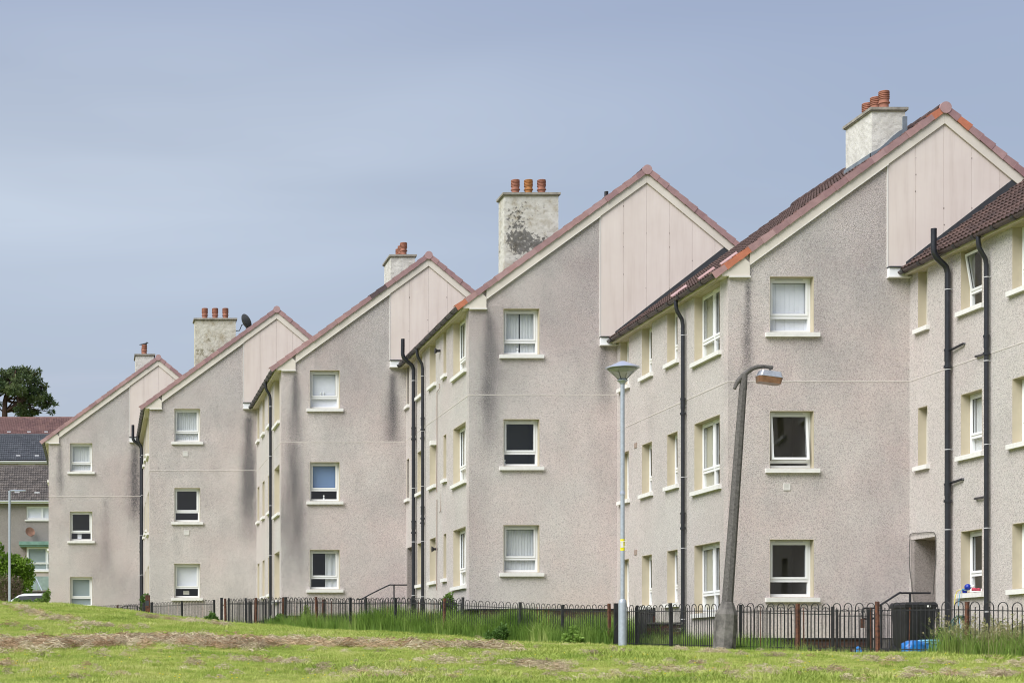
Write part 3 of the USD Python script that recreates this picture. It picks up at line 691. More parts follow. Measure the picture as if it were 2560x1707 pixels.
BLK = {}
for i in (1, 2, 3, 4, 5, 6):
    xc, y0, y1, zs = X_[i], D_[i], FAR[i], S_[i]
    L = y1 - y0
    base = {1: 1.25, 2: 1.28, 3: 1.34, 4: 1.28, 5: 0.46, 6: 0.40}[i] - zs          # bottom edge of the harling, relative to the bead line
    blk = thing('apartment_block', BLABEL[i], 'apartment block', (xc, y0, zs), group='terraced blocks stepping down the street')
    BLK[i] = blk
    G = Face((xc, y0, zs), (1, 0, 0), (0, -1, 0))
    F = Face((xc, y0, zs), (0, 1, 0), (-1, 0, 0))
    nxt = i + 1 if i < 6 else None
    # --- gable
    outline = [(0, base), (W, base), (W, roofz(W)), (AP, roofz(AP) - 0.01), (0, roofz(0) - 0.01)]
    poly = Polygon(outline)
    holes = []
    if i < 6:
        for (b0, b1) in ROWS:
            holes.append((0.85, 1.75, b0, b1))
    for h in holes:
        poly = poly.difference(sbox(h[0], h[2], h[1], h[3]))
    gm = G.prism(poly, -0.25, 0.0, edge=0.09 if i < 6 else 0.5)
    loc = gm.vertices - np.array([xc, y0, zs])
    part(blk, 'gable_wall', gm, M['harl_gable'], attr={'dirt': gable_dirt(i, loc[:, 0], loc[:, 2])})
    part(blk, 'plinth', [G.box(0.02, W, base - 1.6, base - 0.03, -0.25, -0.03), F.box(0.03, L, base - 1.6, base - 0.03, -0.25, -0.03)], M['brick'])
    part(blk, 'damp_course', [G.box(-0.002, W, base - 0.032, base, -0.24, 0.006), F.box(0.004, L, base - 0.031, base - 0.001, -0.24, 0.005)], M['dark'])
    for k, h in enumerate(holes):
        window(blk, G, *[h[0], h[1], h[2], h[3]], dress=GW[i][k], seed=i * 10 + k, ornaments={(3, 0): ((0.40, 0.16), (0.50, 0.16)), (3, 1): ((0.5, 0.13),), (4, 0): ((0.45, 0.12),), (4, 1): ((0.08, 0.12),)}.get((i, k), ()), tilt=('top' if (i, k) in ((5, 1),) else False), simple=i < 3, lower=0.12 if (i, k) == (5, 1) else 0.29)
    # bead line, corner bead, eaves kneelers
    part(blk, 'bead', [G.box(-0.004, (3.7 if i < 6 else W), -0.009, 0.009, -0.01, 0.006)], M['bead_line'])
    part(blk, 'bead', [F.box(0.0, L, -0.008, 0.008, -0.01, 0.0055)], M['bead_line'])
    kn = Polygon([(-0.15, 2.135), (0.42, 2.135), (0.42, roofz(0.42) - 0.20), (0.30, roofz(0.30) + 0.0), (-0.15, roofz(-0.15) + 0.0)])
    part(blk, 'kneeler', G.prism(kn, -0.30, 0.062), M['board'])
    part(blk, 'kneeler_trim', [G.box(0.0, 0.435, 2.105, 2.135, -0.05, 0.085)], M['bead'])
    bl = Polygon([(0.425, roofz(0.425) - 0.235), (0.425, roofz(0.425)), (AP, roofz(AP)), (AP, roofz(AP) - 0.235)])
    br = Polygon([(AP + 0.003, roofz(AP) - 0.235), (AP + 0.003, roofz(AP)), (W + 0.1, roofz(W + 0.1)), (W + 0.1, roofz(W + 0.1) - 0.235)])
    part(blk, 'barge_board', G.prism(bl, 0.0, 0.055), M['board'])
    part(blk, 'barge_board', G.prism(br, 0.0, 0.055), M['board'])
    tr = Polygon([(0.425, roofz(0.425) - 0.25), (0.425, roofz(0.425) - 0.236), (3.25, roofz(3.25) - 0.236), (3.25, roofz(3.25) - 0.25)])
    part(blk, 'bead', G.prism(tr, 0.0, 0.064), M['bead'])
    # --- flat panels of the upper gable above the next block's roof
    if nxt:
        zb = S_[nxt] - zs + (2.31 if nxt >= 5 else 2.37)
        xs = [3.255 + k * 0.5685 for k in range(0, 8)]
        for k in range(7):
            a0, a1 = xs[k] + 0.0025, xs[k + 1] - 0.0025
            ta, tb = roofz(a0) - 0.24, roofz(a1) - 0.24
            pts = [(a0, zb), (a1, zb), (a1, tb)] + ([(AP, roofz(AP) - 0.24)] if a0 < AP < a1 else []) + [(a0, ta)]
            if min(ta, tb) <= zb + 0.05:
                continue
            part(blk, 'gable_panel', G.prism(Polygon(pts), 0.003, 0.016), M['panel'])
        fx_ = []
        rf = np.random.default_rng(300 + i)
        for k in range(1, 7):
            top_ = roofz(xs[k]) - 0.3
            for zf in np.arange(zb + 0.2, top_, 0.34):
                if rf.random() < 0.28:
                    w_ = rf.uniform(0.006, 0.012); ox = rf.normal(0, 0.008)
                    fx_.append(G.box(xs[k] + ox - w_, xs[k] + ox + w_, zf - w_ * rf.uniform(0.8, 3.0), zf + w_, 0.010, 0.0185))
        if i > 2:
            part(blk, 'panel_fixings', fx_, M['stain_dark'])
        part(blk, 'panel_edge', G.box(3.235, 3.257, zb, roofz(3.245) - 0.255, 0.0, 0.024), M['bead'])
        kx = 3.245
        part(blk, 'kneeler', G.box(kx, 3.62, zb - 0.19, zb - 0.012, -0.05, 0.10), M['upvc'])
        part(blk, 'kneeler_trim', [G.box(kx - 0.015, 3.69, zb - 0.215, zb - 0.19, -0.05, 0.12)], M['bead'])
        part(blk, 'flashing', G.box(kx - 0.01, 3.62, zb - 0.011, zb + 0.012, 0.0, 0.13), M['flash_dark'])
        nz = S_[nxt] - zs
        fl = []
        for x in np.arange(3.62, 6.6, 0.2):
            zr = nz + 2.21 + SL * (x - (X_[nxt] - xc) + 0.12)
            w_ = 0.10 + 0.05 * (x - 3.6)
            if zr + w_ < roofz(x) - 0.22:
                fl.append(Polygon([(x, zr), (x + 0.2, zr + 0.2 * SL), (x + 0.2, zr + 0.2 * SL + w_ + 0.10), (x, zr + w_ + 0.09)]))
        from shapely.ops import unary_union
        part(blk, 'flashing', G.prism(unary_union([p.buffer(0.001) for p in fl]), 0.022, 0.034), M['flash_dark'])
    verge_tiles(blk, G, verge_rule(i))
    # --- front
    lay = layout(i, L)
    fp = Polygon([(0.25, base), (L, base), (L, 2.2), (0.25, 2.2)])
    fp0 = Polygon([(0.0, base), (L, base), (L, 2.2), (0.0, 2.2)])
    wins = []
    for (a0, a1, k) in lay:
        for r, (b0, b1) in enumerate(ROWS):
            B0, B1 = b0, b1
            if k == 'L':
                B0 = b0 - 0.28
            if r == 0:
                B1 = 2.145
            if k == 'N' and i in (2, 4, 6) and r == 2 and a1 > L - 1.0:
                continue
            wins.append((a0, a1, B0, B1, k, r))
    door = None
    if i in (2, 4, 6):
        door = (L - 1.12, L - 0.05, base - 0.0, -3.24)
    for w in wins:
        fp = fp.difference(sbox(w[0], w[2], w[1], w[3]))
    if door:
        fp = fp.difference(sbox(door[0], door[2] - 0.5, door[1], door[3]))
    fm = F.prism(fp, -0.25, -0.001, edge=0.18 if i > 3 else 0.4)
    fl_ = fm.vertices - np.array([xc, y0, zs])
    part(blk, 'front_wall', fm, M['harl_front'], attr={'dirt': front_dirt(fl_[:, 1] + 10 * i, fl_[:, 2], 60 + i)})
    for (a0, a1, B0, B1, k, r) in wins:
        far_ = i < 3
        if k == 'L':
            dr = [('blind_beige', 0.5, 1.0, 0, 1)] if i == 5 else ([('net', 0, 1, 0, 1)] if i != 6 else [])
            window(blk, F, a0, a1, B0, B1, cols=2, dress=dr, seed=i * 31 + r, depth=0.19, room=0.45, simple=far_, lower=0.27)
        else:
            dr = [[('blind_beige', 0, 1, 0, 1)], [('blind_grey', 0, 1, 0, 1)], [('net', 0, 1, 0, 1)]][(r + int(a0 * 3)) % 3] if (r + i) % 2 else []
            tl = 'bottom' if (i == 6 and r == 0 and k == 'S' and a0 > L - 3.2) else False
            pad = 0.0
            window(blk, F, a0, a1, B0, B1, cols=1, dress=dr, seed=i * 37 + r, depth=0.19, room=0.45, simple=far_ or k == 'N', tilt=tl, frame_pad=0.0)
    if door:
        a0, a1, b0, b1 = door
        d = group_node(blk, 'entrance')
        b0 = b0 - 0.0
        part(d, 'recess_wall', [F.box(a1, a1 + 0.04, b0 - 0.3, b1, -1.3, -0.26), F.box(a0 - 0.04, a0, b0 - 0.3, b1, -1.3, -0.26), F.box(a0, a1, b1 - 0.012, b1 + 0.1, -1.3, -0.252),
                                F.box(a0, a1, b0 - 0.3, b0 + 0.32, -1.3, -0.02)], M['recess'])
        part(d, 'door', [F.box(a0 + 0.03, a1 - 0.03, b0 + 0.32, b1 - 0.02, -1.30, -1.25)], M['door'])
        part(d, 'door_frame', F.ring(a0, a1, b0 + 0.3, b1 - 0.012, 0.05, -1.26, -1.2), M['upvc'])
        part(d, 'door_handle', F.box(a0 + 0.12, a0 + 0.16, b0 + 1.25, b0 + 1.40, -1.25, -1.2), M['clip'])
        if i == 6:
            lp = trimesh.creation.cylinder(radius=0.09, height=0.05, sections=16); lp.apply_translation(F.pt(a0 + 0.14, b1 - 0.04, -0.36))
            part(d, 'lamp', lp, M['lamp_on'], smooth=40)
        part(d, 'step', [F.box(a0 - 0.2, a1, b0 - 1.2, b0 + 0.02, -0.02, 0.9), F.box(a0 - 0.2, a1, b0 - 1.2, b0 - 0.16, 0.9, 1.2)], M['concrete_base'])
    # --- eaves
    part(blk, 'soffit', F.box(-0.01, L, 2.145, 2.16, -0.2, 0.135), M['cream'])
    part(blk, 'fascia', F.box(-0.012, L, 2.135, 2.31, 0.135, 0.155), M['board'])
    gutter(blk, xc - 0.228, y0 - 0.03, y1 - 0.06, zs + 2.215, i in (1, 2, 3, 4))
    # --- roof
    for side in (0, 1):
        xa, xb = (-0.15, AP) if side == 0 else (AP, W + 0.2)
        slab = Polygon([(xa, roofz(xa)), (xb, roofz(xb)), (xb, roofz(xb) + 0.05), (xa, roofz(xa) + 0.05)])
        part(blk, 'roof_deck', G.prism(slab, -L + 0.02, -0.01), M['deck'])
        ca = math.cos(math.atan(SL if side == 0 else SR)); run = (xb - xa) / ca
        th = 0.055
        if side == 0:
            p0 = np.array([xc + xa - th * SL * ca - 0.03, y1 - 0.02, zs + roofz(xa) + th * ca]); ux, up = (0, -1, 0), np.array([1, 0, SL]) * ca
        else:
            p0 = np.array([xc + xb + th * SR * ca, y0 + 0.0, zs + roofz(xb) + th * ca]); ux, up = (0, 1, 0), np.array([-1, 0, SR]) * ca
        one = None
        if i == 6 and side == 0:
            def one(o):
                return o[1] > 29.8 and o[2] < S_[6] + 2.1 + 4.2
        tiled_slope(blk, p0, ux, up, L - 0.06, run - 0.05, 'roof_tiles', pts=9 if one else 5, single=one)
    nrt = int(L / 0.42); gl = (L - 0.08) / nrt
    for k in range(nrt):
        ya = y0 + 0.03 + k * gl
        part(blk, 'ridge_tile', tube([(xc + AP, ya, zs + roofz(AP) + 0.085), (xc + AP, ya + gl + 0.02, zs + roofz(AP) + 0.072)], 0.112, 10), M[f'tile{k % 3}'], smooth=40)
    # --- hidden sides
    part(blk, 'back_wall', [bx(xc + W - 0.2, xc + W, y0 + 0.25, y1, zs + base - 1.5, zs + roofz(W)),
                            G.prism(Polygon([(0.01, base - 1), (W - 0.01, base - 1), (W - 0.01, roofz(W) - 0.03), (AP, roofz(AP) - 0.03), (0.01, roofz(0) - 0.03)]), -L + 0.02, -L + 0.2)], M['harl_grey'], attr={'dirt': np.zeros(18)})

# chimneys
def zero(x, y, z):
    return np.zeros(len(x)) - 0.3
b5x, b5z = X_[5], S_[5]
cx0, cx1, cy0, cy1 = b5x + 3.15, b5x + 3.84, D_[5] + 0.5, D_[5] + 1.77
def rz(i, x):
    return S_[i] + roofz(x - X_[i]) + 0.05
lead = []
lead_poly = Polygon([(cx0 - 0.03, rz(5, cx0 - 0.03) - 0.12), (cx1 + 0.02, rz(5, cx1 + 0.02) - 0.12)] + [(x, rz(5, x) + 0.185 + 0.03 * math.sin((cx1 - x) * 9)) for x in np.linspace(cx1 + 0.02, cx0 - 0.03, 9)])
lm = trimesh.creation.extrude_polygon(lead_poly, 0.06); lm.apply_transform(np.array([[1, 0, 0, 0], [0, 0, 1, cy0 - 0.035], [0, 1, 0, 0], [0, 0, 0, 1.0]])); lead.append(lm)
lead.append(bx(cx1 - 0.06, cx1 + 0.03, cy0 - 0.034, cy0 + 0.05, rz(5, cx1) - 0.1, rz(5, cx1) + 0.42))
lead.append(bx(cx0 - 0.03, cx0 + 0.02, cy0 - 0.02, cy1 + 0.03, rz(5, cx0) - 0.1, rz(5, cx0) + 0.17))
chimney(BLK[5], cx0, cx1, cy0, cy1, b5z + 3.8, b5z + 5.66, [(cx0 + 0.35, cy0 + 0.22, 'pot'), (cx0 + 0.35, cy0 + 0.62, 'pot'), (cx0 + 0.35, cy0 + 1.02, 'pot')], 'white_harl', lead, zero)
def peel(x, y, z):
    t = z - S_[4]
    return np.clip(0.27 * np.exp(-((x - X_[4] - 1.30) / 0.36) ** 2) * np.exp(-((t - 4.0) / 0.62) ** 2) + 0.25 * np.exp(-((x - X_[4] - 1.85) / 0.5) ** 2 - ((t - 3.85) / 0.28) ** 2) + 0.10 * np.exp(-((t - 4.75) / 0.3) ** 2), 0, 0.3)
chimney(BLK[4], X_[4] + 0.985, X_[4] + 2.335, D_[4] + 0.45, D_[4] + 1.1, S_[4] + 2.6, S_[4] + 5.05,
        [(X_[4] + 1.665 + k * 0.33, D_[4] + 0.78, ('pot_y' if k == 0 else 'pot')) for k in (-1, 0, 1)], 'peeled', None, peel)
chimney(BLK[3], X_[3] + 3.36, X_[3] + 4.09, D_[3] + 0.5, D_[3] + 1.75, S_[3] + 4.0, S_[3] + 5.63, [(X_[3] + 3.78, D_[3] + 0.72 + 0.4 * k, 'pot') for k in range(3)], 'white_harl', None, zero)
def mould(x, y, z):
    return 0.16 * np.exp(-((z - S_[2] - 4.1) / 0.7) ** 2)
chimney(BLK[2], X_[2] + 1.60, X_[2] + 3.02, D_[2] + 0.45, D_[2] + 1.1, S_[2] + 3.0, S_[2] + 5.28, [(X_[2] + 2.32 + k * 0.36, D_[2] + 0.78, 'pot') for k in (-1, 0, 1)], 'stained_harl', None, mould)
chimney(BLK[1], X_[1] + 3.50, X_[1] + 4.24, D_[1] + 0.5, D_[1] + 1.75, S_[1] + 4.1, S_[1] + 5.72, [(X_[1] + 3.86, D_[1] + 0.72 + 0.4 * k, 'pot') for k in range(3)], 'white_harl', None, zero)

# pipes
zs = S_[6]
ytop6 = lambda u: FPX * X_[6] / (u - VU)
y_a, y_b = FPX * (X_[6] - 0.1) / (2368 - VU), FPX * (X_[6] - 0.07) / (2467 - VU)
downpipe(BLK[6], X_[6], y_a, zs + 2.25, 0.25, r=0.055, stack=True, above=0.42, xtop=X_[6] - 0.36, joints=(5.9, 3.3), branches=((6.0, -0.5, 0.04), (3.43, -0.45, 0.03)), name='soil_pipe')
downpipe(BLK[6], X_[6], y_b, zs + 2.17, 0.1, r=0.042, xtop=X_[6] - 0.228, joints=(5.9,), branches=((5.69, 0.47, 0.02), (3.04, 0.5, 0.0)))
y5 = FPX * (X_[5] - 0.07) / (1708 - VU)
downpipe(BLK[5], X_[5], y5, zs + 2.17, 0.35, r=0.042, xtop=X_[5] - 0.228, joints=(5.6, 3.1))
ya4, yb4 = FPX * (X_[4] - 0.1) / (1033 - VU), FPX * (X_[4] - 0.07) / (1057 - VU)
z4 = S_[4]
downpipe(BLK[4], X_[4], ya4, z4 + 2.25, 0.85, r=0.055, stack=True, above=0.45, xtop=X_[4] - 0.40, joints=(6.6, 3.9), name='soil_pipe')
downpipe(BLK[4], X_[4], yb4, z4 + 2.17, 0.8, r=0.042, xtop=X_[4] - 0.228, joints=(6.7, 4.2), branches=((6.3, 0.5, 0.0), (3.9, 0.5, 0.0)))
y3 = FPX * (X_[3] - 0.07) / (677 - VU)
downpipe(BLK[3], X_[3], y3, S_[3] + 2.17, 1.45, r=0.045, xtop=X_[3] - 0.228, joints=(), shoe=True)
ya2, yb2 = FPX * (X_[2] - 0.1) / (352.5 - VU), FPX * (X_[2] - 0.07) / (357.5 - VU)
downpipe(BLK[2], X_[2], min(ya2, 70.0), S_[2] + 2.2, 1.0, r=0.06, stack=True, above=0.5, xtop=X_[2] - 0.42, joints=(4.5, 6.0), name='soil_pipe')
downpipe(BLK[2], X_[2], 68.6, S_[2] + 2.17, 1.0, r=0.042, xtop=X_[2] - 0.228, joints=())

# small things fixed to the walls (parts of their blocks)
G5 = Face((X_[5], D_[5], S_[5]), (1, 0, 0), (0, -1, 0)); G2 = Face((X_[2], D_[2], S_[2]), (1, 0, 0), (0, -1, 0))
def vent(blk, F, a, b, s=0.14):
    part(blk, 'air_vent', [F.ring(a, a + s, b, b + s, 0.02, 0.0, 0.018), F.box(a + 0.02, a + s - 0.02, b + 0.02, b + s - 0.02, 0.0, 0.008)] + [F.box(a + 0.02, a + s - 0.02, b + 0.035 + k * 0.03, b + 0.047 + k * 0.03, 0.008, 0.014) for k in range(3)], M['bead'])
vent(BLK[5], G5, (1958 - 1820.6) / 122.5, (VV - 1225) / 122.5 - S_[5])
vent(BLK[2], G2, (457 - 373.9) / 72.2, (VV - 1140) / 72.2 - S_[2], 0.17)
vent(BLK[2], G2, (460 - 373.9) / 72.2, (VV - 1337) / 72.2 - S_[2], 0.17)
F5 = Face((X_[5], D_[5], S_[5]), (0, 1, 0), (-1, 0, 0)); F4 = Face((X_[4], D_[4], S_[4]), (0, 1, 0), (-1, 0, 0))
for vv in (1113, 1380):
    yy = FPX * X_[5] / (1589.5 - VU)
    part(BLK[5], 'air_vent', F5.box(yy - D_[5] - 0.1, yy - D_[5] + 0.1, (VV - vv) / FPX * yy - S_[5] - 0.06, (VV - vv) / FPX * yy - S_[5] + 0.06, -0.01, 0.012), M['copper'])
# thin supply pipe and floodlights on block 4's front
yp = FPX * X_[4] / (1093.5 - VU)
def p4(u, v):
    return np.array([X_[4] - 0.03, FPX * X_[4] / (u - VU), (VV - v) / FPX * (FPX * X_[4] / (u - VU))])
part(BLK[4], 'supply_pipe', tube([p4(1101, 958), p4(1101, 972), p4(1095, 980), p4(1095, 1100), p4(1094, 1230)], 0.011, 6), M['copper'])
part(BLK[4], 'supply_pipe', tube([p4(1095, 1248), p4(1094, 1475)], 0.011, 6), M['copper'])
part(BLK[4], 'supply_pipe', tube([p4(1102, 1281), p4(1104, 1276), p4(1104, 1225)], 0.011, 6), M['copper'])
for (u, v) in ((1101, 877), (1093, 1672 - 300)):
    q = p4(u, v)
    fl_ = trimesh.creation.cone(radius=0.085, height=0.12, sections=14); fl_.apply_transform(trimesh.transformations.rotation_matrix(PI / 2, (0, 1, 0))); fl_.apply_translation(q + np.array([-0.12, 0, 0]))
    part(BLK[4], 'floodlight', [fl_, tube([q + np.array([0.03, 0, 0]), q + np.array([-0.1, 0, 0])], 0.035, 8)], M['dark'])
q = p4(1091, 1108)
part(BLK[4], 'wall_box', [bx(q[0] - 0.14, q[0] + 0.03, q[1] - 0.12, q[1] + 0.12, q[2] - 0.05, q[2] + 0.07)], M['sill'])
# cable round the entrance
xs_, e = X_[6] - 0.02, None
def p6(u, v, dx=0.02):
    D = FPX * (X_[6] - dx) / (u - VU); return np.array([X_[6] - dx, D, (VV - v) / FPX * D])
cab = [p6(2284, 1502), p6(2279, 1460), p6(2274.5, 1425), p6(2273.6, 1385), p6(2274.6, 1350), p6(2277.5, 1334), p6(2303, 1331), p6(2331, 1329.5), p6(2337, 1334), p6(2339.5, 1352), p6(2339, 1405), p6(2335, 1445), p6(2333, 1485)]
part(BLK[6], 'cable', tube(bez(cab, 6), 0.008, 5), M['cable'])
# pale roof vents, lone light tiles
for (i, dy, s, mm) in ((6, 4.35, 1.05, 'verge3'), (6, 6.6, 3.2, 'verge1'), (5, 0.55, 0.35, 'verge3'), (5, 1.5, 0.18, 'verge1'), (5, 3.2, 0.15, 'verge3')):
    ca = math.cos(math.atan(SL)); p = np.array([X_[i] - 0.24 + s * ca, D_[i] + dy, S_[i] + roofz(-0.24) + s * SL * ca + 0.15])
    m = tube([p, p + np.array([ca, 0, SL * ca]) * 0.42], 0.055, 10)
    part(BLK[i], 'roof_vent', m, M[mm], smooth=50)
vt = X_[4] + 3.55
part(BLK[4], 'roof_vent', tube([(vt, D_[4] + 0.5, S_[4] + roofz(3.55)), (vt, D_[4] + 0.5, S_[4] + roofz(3.55) + 0.30)], 0.05, 8), M['dark'])

# ------------------------------------------------------------------ dish and bird on the chimneys
dx_, dy_, dz_ = ray(613, 805, D_[2] + 0.8)
dish = thing('satellite_dish', 'dark round satellite dish on an arm fixed to a broad white chimney', 'satellite dish', (dx_, dy_, dz_))
prof = [(0.0, 0.0), (0.09, 0.006), (0.17, 0.022), (0.235, 0.048), (0.25, 0.058), (0.25, 0.064), (0.235, 0.056), (0.17, 0.030), (0.09, 0.014), (0.0, 0.008)]
dm = lathe(prof, 24)
dm.apply_transform(trimesh.transformations.rotation_matrix(math.radians(-62), (0, 1, 0)) @ trimesh.transformations.scale_matrix(1.12, (0, 0, 0), (1, 0, 0)))
dm.apply_transform(trimesh.transformations.rotation_matrix(math.radians(-150), (0, 0, 1)))
dm.apply_translation((dx_, dy_, dz_))
part(dish, 'reflector', dm, M['flash_dark'], smooth=40)
part(dish, 'arm', [tube([(dx_ + 0.03, dy_ + 0.02, dz_ - 0.05), (dx_ - 0.12, dy_, dz_ - 0.1), (dx_ - 0.2, dy_, dz_ - 0.3), (dx_ - 0.36, dy_, dz_ - 0.31)], 0.016, 8)], M['dark'])
part(dish, 'feed_arm', [tube([(dx_ + 0.02, dy_, dz_ - 0.22), (dx_ + 0.30, dy_ - 0.22, dz_ - 0.20)], 0.011, 6), bx(dx_ + 0.27, dx_ + 0.35, dy_ - 0.26, dy_ - 0.19, dz_ - 0.23, dz_ - 0.15)], M['dark'])
import manifold3d as mf
def blob(chain, refine=0.02, it=10):
    """one continuous skin round a chain of joints: [(p, r), (p, r)] pairs"""
    man = None
    for (p, r), (q, s) in chain:
        sp = [mf.Manifold.sphere(r, 14).translate(tuple(map(float, p))), mf.Manifold.sphere(s, 14).translate(tuple(map(float, q)))]
        h = mf.Manifold.batch_hull(sp); man = h if man is None else man + h
    mm = man.refine_to_length(refine).to_mesh()
    t = trimesh.Trimesh(mm.vert_properties[:, :3], mm.tri_verts)
    trimesh.smoothing.filter_taubin(t, iterations=it)
    return t
bx_, by_ = X_[1] + 3.86, D_[1] + 0.72
bz_ = S_[1] + 5.72 + 0.43
bird = thing('bird', 'small dark bird perched on the pot of the farthest chimney', 'bird', (bx_, by_, bz_))
bb = np.array([bx_, by_, bz_])
bm = blob([((bb + (-0.02, 0, 0.07)), 0.045, ) + () and ((bb + (-0.02, 0, 0.07)), 0.045)] if False else [((bb + np.array((-0.05, 0, 0.07)), 0.04), (bb + np.array((0.05, 0, 0.085)), 0.05)), ((bb + np.array((0.05, 0, 0.085)), 0.04), (bb + np.array((0.10, 0, 0.135)), 0.034)),
          ((bb + np.array((-0.05, 0, 0.07)), 0.035), (bb + np.array((-0.20, 0, 0.06)), 0.014)), ((bb + np.array((0.12, 0, 0.135)), 0.016), (bb + np.array((0.165, 0, 0.128)), 0.006))], 0.012, 8)
part(bird, 'body', bm, M['dark'], smooth=True)
for s in (-1, 1):
    part(bird, 'leg', tube([bb + np.array((0.01, 0.02 * s, 0.05)), bb + np.array((0.015, 0.02 * s, -0.005))], 0.005, 5), M['dark'])
    part(bird, 'wing', blob([((bb + np.array((0.05, 0.045 * s, 0.095)), 0.022), (bb + np.array((-0.13, 0.025 * s, 0.075)), 0.012))], 0.015, 5), M['flash_dark'], smooth=True)

# ------------------------------------------------------------------ lamp posts
lx, ly = 10.54, 35.5
lz = hz(lx, ly) - 0.02
lamp = thing('street_lamp', 'straight galvanised street lamp with a clear cone lantern, in front of the railings', 'street lamp', (lx, ly, lz), group='street lamps')
ztop = (VV - 960) / FPX * ly
part(lamp, 'base', lathe([(0, 0), (0.083, 0), (0.083, 1.10 - 0.16), (0.07, 1.17 - 0.16), (0.042, 1.2 - 0.16), (0, 1.2 - 0.16)], 24, (lx, ly, lz)), M['galv'], smooth=40)
part(lamp, 'shaft', lathe([(0, 0.9), (0.042, 0.9), (0.042, ztop - lz), (0, ztop - lz)], 20, (lx, ly, lz)), M['galv'], smooth=40)
part(lamp, 'collar', [lathe([(0, 0), (0.05, 0), (0.052, 0.03), (0.05, 0.06), (0, 0.06)], 20, (lx, ly, (VV - 1236) / FPX * ly))], M['galv_pale'], smooth=40)
part(lamp, 'neck', lathe([(0, 0), (0.05, 0), (0.056, 0.02), (0.108, 0.07), (0.108, 0.078), (0.072, 0.082), (0.072, 0.12), (0, 0.12)], 24, (lx, ly, ztop)), M['galv'], smooth=35)
g0 = ztop + 0.085; rim = (VV - 921) / FPX * ly
part(lamp, 'glass_bowl', lathe([(0.072, g0 - ztop), (0.32, rim - ztop), (0.314, rim - ztop), (0.066, g0 - ztop)], 32, (lx, ly, ztop)), M['bowl_glass'], smooth=40)
for k in range(4):
    a = PI / 4 + k * PI / 2 + 0.15
    part(lamp, 'rib', tube([(lx + 0.076 * math.cos(a), ly + 0.076 * math.sin(a), g0), (lx + 0.316 * math.cos(a) * 0.72, ly + 0.316 * math.sin(a) * 0.72, rim - 0.06)], 0.008, 6), M['flash_dark'])
part(lamp, 'canopy', lathe([(0.0, -0.012), (0.325, -0.004), (0.342, 0.004), (0.342, 0.014), (0.30, 0.035), (0.12, 0.115), (0.05, 0.146), (0, 0.152)], 36, (lx, ly, rim)), M['galv_pale'], smooth=30)
part(lamp, 'reflector', lathe([(0.0, -0.034), (0.20, -0.034), (0.27, -0.013), (0.0, -0.013)], 28, (lx, ly, rim)), M['white'], smooth=40)
zz = (VV - 1376) / FPX * ly
part(lamp, 'yellow_sticker', lathe([(0.0425, 0), (0.0438, 0), (0.0438, 0.235), (0.0425, 0.235)], 20, (lx, ly, zz)), M['yellow'], smooth=40)
part(lamp, 'white_sticker', [bx(lx - 0.052, lx + 0.0, ly - 0.046, ly - 0.0445, zz + 0.06, zz + 0.19), bx(lx - 0.062, lx + 0.062, ly - 0.0475, ly - 0.0465, zz + 0.178, zz + 0.19), bx(lx - 0.01, lx + 0.062, ly - 0.0475, ly - 0.0465, zz + 0.072, zz + 0.084)], M['white'])

cD = 32.3
def c2(u, v):
    return ray(u, v, cD)
b0 = c2(1809, 1628); b0[2] = hz(b0[0], b0[1]) - 0.05
conc = thing('street_lamp', 'old leaning concrete lamp post with curved arm and amber lantern', 'street lamp', b0, group='street lamps')
top = c2(1857, 974)
ax = (top - b0) / np.linalg.norm(top - b0)
def along(z):
    return b0 + ax * ((z - b0[2]) / ax[2])
zb1, zb2 = (VV - 1535) / FPX * cD, (VV - 1505) / FPX * cD
def octo(pairs, sides=8):
    return tube([along(z) for z, r in pairs], [r / math.cos(PI / sides) for z, r in pairs], sides)
part(conc, 'base', octo([(b0[2], 0.186), (zb1, 0.182), (zb2, 0.10), (zb2 + 0.01, 0.085)]), M['concrete_base'])
part(conc, 'shaft', octo([(zb2 - 0.03, 0.093), (top[2] + 0.02, 0.063)]), M['concrete'])
def a2(x, y):
    return c2(1810 + x / 8.711, 880 + y / 8.711)
part(conc, 'collar', tube([a2(415, 820), a2(440, 480)], [0.071, 0.062], 10), M['concrete'], smooth=40)
arm = bez([a2(225, 800), a2(290, 660), a2(385, 540), a2(500, 440), a2(640, 350), a2(800, 315), a2(930, 320), a2(1062, 338)], 5)
part(conc, 'arm', tube(arm, np.interp(np.linspace(0, 1, len(arm)), [0, 0.2, 0.5, 0.85, 1], [0.031, 0.045, 0.043, 0.031, 0.036]), 10), M['concrete'], smooth=50)
tilt = trimesh.transformations.rotation_matrix(math.radians(7.5), (0, 1, 0))
lc = a2(985, 540)
def lens(parts_):
    out = []
    for m in parts_:
        m = m.copy(); m.apply_transform(tilt); m.apply_translation(lc); out.append(m)
    return out
def rounded(w, d, h0, h1, taper, r=0.05):
    p0 = sbox(-w / 2 + r, -d / 2 + r, w / 2 - r, d / 2 - r).buffer(r, 4)
    m = trimesh.creation.extrude_polygon(p0, h1 - h0)
    v = m.vertices.copy(); t = (v[:, 2] / (h1 - h0))
    v[:, :2] *= (1 + (taper - 1) * t)[:, None]; v[:, 2] += h0
    m.vertices = v
    return m
part(conc, 'lantern_housing', lens([rounded(0.42, 0.27, 0.0, 0.095, 0.86), rounded(0.44, 0.29, -0.012, 0.0, 1.0)]), M['alu'], smooth=30)
bowl = rounded(0.40, 0.25, -0.125, -0.012, 1.12, 0.06)
part(conc, 'lantern_bowl', lens([bowl]), M['amber'], smooth=30)
part(conc, 'lantern_bracket', tube([a2(1010, 370), a2(985, 440)], 0.02, 8), M['concrete'])

